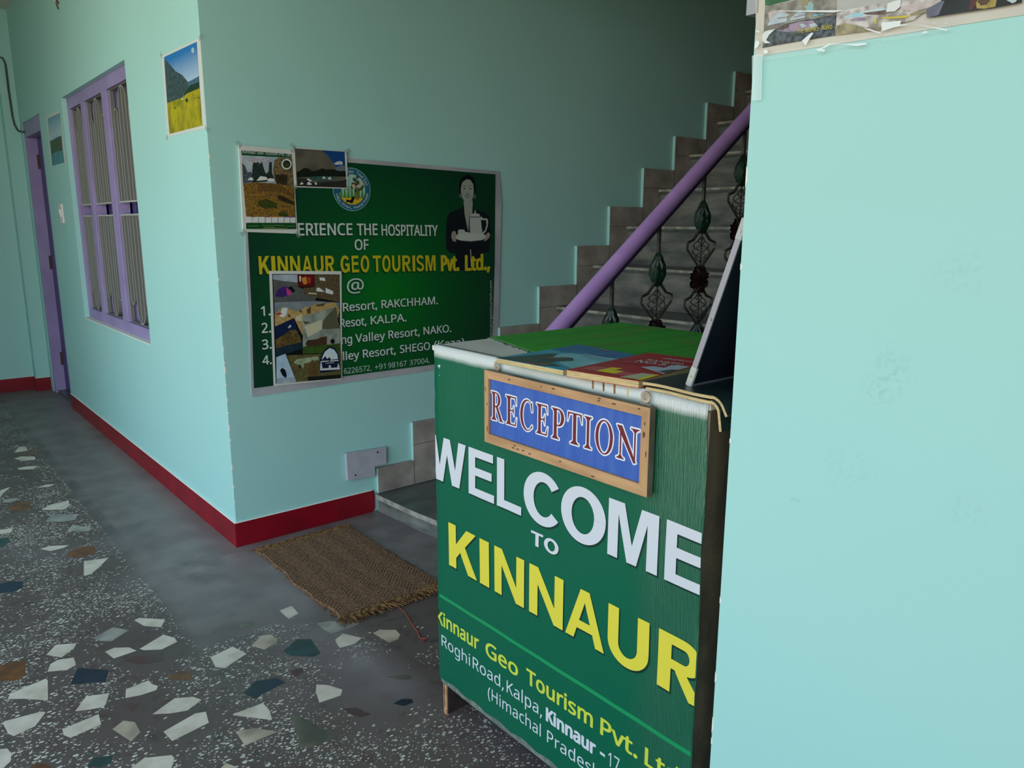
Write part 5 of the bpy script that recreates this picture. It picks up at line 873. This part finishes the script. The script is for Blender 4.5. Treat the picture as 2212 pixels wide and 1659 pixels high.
for s, a, z, c in (('1.',1.162,.914,.036),('2.',1.160,.847,.038),('3.',1.158,.783,.037),('4.',1.155,.722,.035)): bt(s, a, a+.036, z, c); lt.build('list_number', bn); lt = MB()
for ws, z, c in (((('Resort,',1.511,1.672),('RAKCHHAM.',1.694,1.985)),.907,.034),((('Resot,',1.494,1.617),('KALPA.',1.639,1.816)),.842,.034),((('ng',1.498,1.546),('Valley',1.563,1.706),('Resort,',1.724,1.884),('NAKO.',1.906,2.058)),.772,.034),((('lley',1.502,1.577),('Resort,',1.596,1.757),('SHEGO',1.780,1.938),('(Kaza)',1.962,2.131)),.702,.034)):
    for s, a, b_ in ws: bt(s, a, b_, z+(a-1.5)*.008, c)
    lt.build('lettering', bn); lt = MB()
lt.build('lettering', bn) if lt.v else None; lt = MB()
for s, a, b_ in (('6226572,',1.503,1.634),('+91',1.651,1.704),('98167',1.718,1.812),('37004,',1.828,1.936)): text(lt, fB, s, a, b_, .6435, .0235, M_BW, DB+.0006, .0)
lt.build('lettering', bn); lt = MB()
text(lt, fB, 'kinnaurgeotourism.com', 2.300, .272, .728, .0165, M_BW, DB+.0006, 0., vert=True)
lt.build('lettering', bn)
em = MB(); ec = (1.573,1.401); er = .083
def disc(c, r, m, d, n=48, sq=1.0): em.face([fB((c[0]+r*math.cos(2*math.pi*i/n), c[1]+r*sq*math.sin(2*math.pi*i/n)), d) for i in range(n)], m)
disc(ec, er+.003, mat('emblem_rim',(120,170,176),.4), DB+.0003); disc(ec, er, mat('emblem_teal',(30,92,116),.4), DB+.0005); disc(ec, er*.73, mat('emblem_sky',(150,190,180),.4), DB+.0007)
em.face([fB((ec[0]+er*.73*math.cos(a), ec[1]+er*.73*math.sin(a)), DB+.0009) for a in [math.pi*(.55+.55*i/12) for i in range(13)]], mat('emblem_blue',(40,60,160),.4))
em.face([fB((ec[0]+er*.73*math.cos(a), ec[1]+er*.73*math.sin(a)), DB+.0009) for a in [math.pi*(1.16+.68*i/14) for i in range(15)]], mat('emblem_ochre',(206,170,40),.4))
for gx in range(7):
    x = ec[0]-.05+gx*.016; em.face([fB(p, DB+.0010) for p in ((x-.007,ec[1]-.034),(x+.007,ec[1]-.034),(x+.002,ec[1]+.018))], mat('emblem_green',(70,130,50),.4))
M_TRUNK = mat('emblem_trunk',(120,100,60),.4); M_CROWN = mat('emblem_crown',(84,92,60),.4,(50,60,40),160)
em.face([fB(p, DB+.0012) for p in ((ec[0]+.014,ec[1]-.04),(ec[0]+.030,ec[1]-.04),(ec[0]+.027,ec[1]+.02),(ec[0]+.018,ec[1]+.02))], M_TRUNK)
er_ = random.Random(4)
for _ in range(26):
    a = er_.uniform(0,6.28); r = er_.uniform(0,.036); em.face([fB((ec[0]+.020+r*math.cos(a)+.008*math.cos(t), ec[1]+.022+r*.85*math.sin(a)+.008*math.sin(t)), DB+.0013+_*2e-6) for t in (0,1.2,2.4,3.6,4.8)], M_CROWN if _ % 3 else mat('emblem_blossom',(196,170,150),.4))
em.face([fB(p, DB+.0014) for p in ((ec[0]-.030,ec[1]-.052),(ec[0]-.026,ec[1]-.040),(ec[0]-.010,ec[1]-.044),(ec[0]+.004,ec[1]-.026),(ec[0]+.012,ec[1]-.032),(ec[0]-.002,ec[1]-.056),(ec[0]-.018,ec[1]-.050))], M_BLACK)
def arc(s, r, a0, a1, cap, inward=False):
    n = len(s)
    for i, ch in enumerate(s):
        if ch == ' ': continue
        a = math.radians(a0+(a1-a0)*(i+.5)/n); c = (ec[0]+r*math.cos(a), ec[1]+r*math.sin(a)); rot = a-math.pi/2 if not inward else a+math.pi/2
        vs, fs = text2d(ch, .01, 2); w = cap*(.30 if ch in 'il' else .70)
        pts = [((x-.5)*w, (y-.5)*cap) for x, y in vs]
        em.raw([fB((c[0]+x*math.cos(rot)-y*math.sin(rot), c[1]+x*math.sin(rot)+y*math.cos(rot)), DB+.0009) for x, y in pts], fs, M_BW)
arc('Kinnaur Geo Tourism', er*.865, 172, 14, .0125); arc('Kalpa, Kinnaur, Himachal Pradesh', er*.865, 196, 350, .0095, True)
em.build('emblem', bn, label='round teal emblem with a tree')
fg = MB(); layers(fg, fB, FIG, DB+.0003, .00006); fg.build('printed_figure', bn, label='printed woman in dark jacket holding a tray with a coffee pot')
fg_o = bn.children[-1]
LAY = bn.children
for o in bn.children:                          # the figure is printed under the yellow line
    pass

def x3(q, d):
    a, b_, t = P3T; text(q, fB, 'Kinnaur Geo Tourism Pvt. Ltd.', a[0], b_[0], a[1]+.003, .011, MAGM['mag_white'], d, .008, slope=(b_[1]-a[1]))
    for (u, v, w) in ((.03,.5,.2),(.30,.6,.45),(.34,.3,.2),(.78,.5,.18),(.3,.12,.5)):
        x0 = 1.125+u*.198; z = 1.243+.022*v; q.face([fB(p,d) for p in ((x0,z),(x0+w*.198,z),(x0+w*.198,z+.0012),(x0,z+.0012))], mat('ink_footer',(150,170,90),.5))
poster('wall_poster', 'calendar style travel poster with green header at the banner top left', 'poster', fB, P3, (1.22,Y0,1.39), 'travel prints taped over the banner', True, x3, .010)
poster('wall_poster', 'landscape print of tents below a dark hill, overlapping the banner top', 'poster', fB, P4, (1.44,Y0,1.48), 'travel prints taped over the banner', True, None, .0105)
poster('wall_poster', 'upright collage poster of mountain photos over the numbered list', 'poster', fB, P5, (1.35,Y0,.85), 'travel prints taped over the banner', False, None, .010)

# laminated poster high on the right wall
lp = thing('laminated_poster', 'plastic covered photo poster at the top of the right wall', 'poster', (X0,.35,1.7))
fR = PA(X0)
q = MB(); sheet(q, fR, PR[0][1], .0012, ink(PR[0][0])); layers(q, fR, PR[1:], .0014)
a, b_ = PRT; text(q, fR, 'The Monks- Nako', a[0], b_[0], a[1]+.001, .006, ink('gold'), .0014+.00015*len(PR), .005, slope=b_[1]-a[1])
q.build('sheet', lp)
q = MB()
for i, (k, pts) in enumerate(PRFILM): q.face([fR(p, .0068+i*.0003) for p in pts], ink(k))
q.build('plastic_film', lp, label='clear plastic film and sticky tape')
q = MB()
for i, (k, pts) in enumerate(PRGL): q.prism([fR(p, .0076) for p in pts],[fR(p, .0082) for p in pts], tapemat('crease',.62,.12,(.92,.93,.95)) if 'crease' not in MATS else MATS['crease'])
q.build('film_crease', lp)
sw2 = MB(); sw2.prism([(X0-.0012,.6755,1.552),(X0-.0012,.6755,1.95),(X0-.0012,.672,1.95),(X0-.0012,.672,1.552)],[(X0-.0004,.6755,1.552),(X0-.0004,.6755,1.95),(X0-.0004,.672,1.95),(X0-.0004,.672,1.552)], M_TAPE)
sw2.prism([(X0-.001,.6765,1.552),(X0+.06,.6765,1.55),(X0+.06,.6765,1.95),(X0-.001,.6765,1.95)],[(X0-.001,.692,1.552),(X0+.06,.6785,1.55),(X0+.06,.6785,1.95),(X0-.001,.692,1.95)], mat('grey_film_flap',(150,150,156),.25)); sw2.build('film_flap', lp)

# ------------------------------------------------------------ small fittings
ls = thing('light_switch', 'small white light switch between the door and the window', 'switch', (X0,5.62,1.32))
q = MB(); q.box(X0-.012,X0-.0004,5.575,5.665,1.262,1.385,M_SWITCH); q.build('switch_plate', ls, bevel=.003)
q = MB(); q.prism([(X0-.012,5.605,1.30),(X0-.012,5.635,1.30),(X0-.012,5.635,1.35),(X0-.012,5.605,1.35)],[(X0-.016,5.607,1.302),(X0-.016,5.633,1.302),(X0-.022,5.633,1.347),(X0-.022,5.607,1.347)], M_SWITCH); q.build('rocker', ls)
cp = thing('cover_plate', 'grey notched cover plate screwed low on the stair wall', 'plate', (1.59,Y0,.23))
o6 = [(1.494,.176),(1.628,.168),(1.629,.214),(1.688,.213),(1.690,.291),(1.492,.298)]
q = MB(); q.prism([fB(p,.0004) for p in o6],[fB(p,.020) for p in o6], M_PLATE); q.build('board', cp, bevel=.0015)
for x, z in ((1.644,.276),(1.531,.194)):
    q = MB(); q.tube([fB((x,z),.0195),fB((x,z),.0215)],.004,M_SCREW,10); q.build('screw', cp)
cbp = [(.62,YC-.007,2.56),(.80,YC-.007,2.50),(.89,YC-.012,2.44),(.905,YP-.012,2.42),(.95,YP-.012,2.41),(.962,YP-.012,2.37),(.962,YP-.012,2.2),(.966,YP-.012,2.02),(.972,YP-.012,1.965),(.985,YP-.012,1.93),(X0-.012,YP-.02,1.915),(X0-.006,6.62,1.90)]
q = MB(); q.tube(cbp, .0055, M_WIRE, 7); q.build('cable', smooth=True, label='black cable dropping down the far wall to the door frame', cat='cable')

# ------------------------------------------------------------ coir mat
mt = thing('coir_mat', 'brown coir doormat with frayed ends below the stair wall', 'mat', (1.245,2.46,0))
MX0, MX1, MY0, MY1 = 1.045, 1.445, 2.115, 2.815
NX_, NY_ = 130, 380; g = MB(); vs = []
for j in range(NY_+1):
    for i in range(NX_+1):
        u, v = i/NX_, j/NY_; e_ = .006*math.sin(v*9+1)+.004*math.sin(v*23)
        x = MX0+e_*(1-u)+(MX1-MX0)*u+.004*math.sin(v*7+2)*u; y = MY0+(MY1-MY0)*v+.006*math.sin(u*8)-.02*(1-u)**3*(1-v)*-1
        tri = abs(((u*9) % 2)-1); r = math.sin((v*84+tri*5)*math.pi)
        h = .0095+.0008*r+.0011*noise.noise(Vector((x*90,y*90,0)))
        if i in (0,NX_) or j in (0,NY_): h = .001
        vs.append((x,y,h))
g.raw(vs, [(j*(NX_+1)+i,j*(NX_+1)+i+1,(j+1)*(NX_+1)+i+1,(j+1)*(NX_+1)+i) for j in range(NY_) for i in range(NX_)], M_COIR)
g.build('mat_body', mt)
fgm = MB(); rf = random.Random(8)
for end in (0,1):
    for _ in range(420):
        u = rf.random(); x = MX0+(MX1-MX0)*u; y = (MY0 if end == 0 else MY1)+(.012 if end == 0 else -.012); sgn = -1 if end == 0 else 1
        l = rf.uniform(.02,.062) if end == 0 else rf.uniform(.012,.045); a = rf.gauss(0,.45); h = rf.uniform(.004,.014)
        fgm.tube([(x,y,.009),(x+math.sin(a)*l*.5,y+sgn*math.cos(a)*l*.55,.009+h*.5),(x+math.sin(a*1.5)*l,y+sgn*math.cos(a)*l,max(.0015,.009-h*.4))], .0011, M_FRINGE, 3, False)
for side in (0,1):
    for _ in range(120):
        v = rf.random(); y = MY0+(MY1-MY0)*v; x = MX0+.004 if side == 0 else MX1-.002; sgn = -1 if side == 0 else 1; l = rf.uniform(.004,.016); a = rf.gauss(0,.8)
        fgm.tube([(x,y,.006),(x+sgn*math.cos(a)*l,y+math.sin(a)*l,.003)], .001, M_FRINGE, 3, False)
fgm.build('fringe', mt, kind='stuff')
q = MB(); q.tube([(1.24,2.085,.002),(1.235,2.03,.0022),(1.215,1.96,.002),(1.20,1.90,.0022),(1.185,1.86,.002),(1.20,1.845,.002),(1.18,1.84,.002)], .0022, M_REDTHREAD, 5); q.build('loose_yarn', mt)
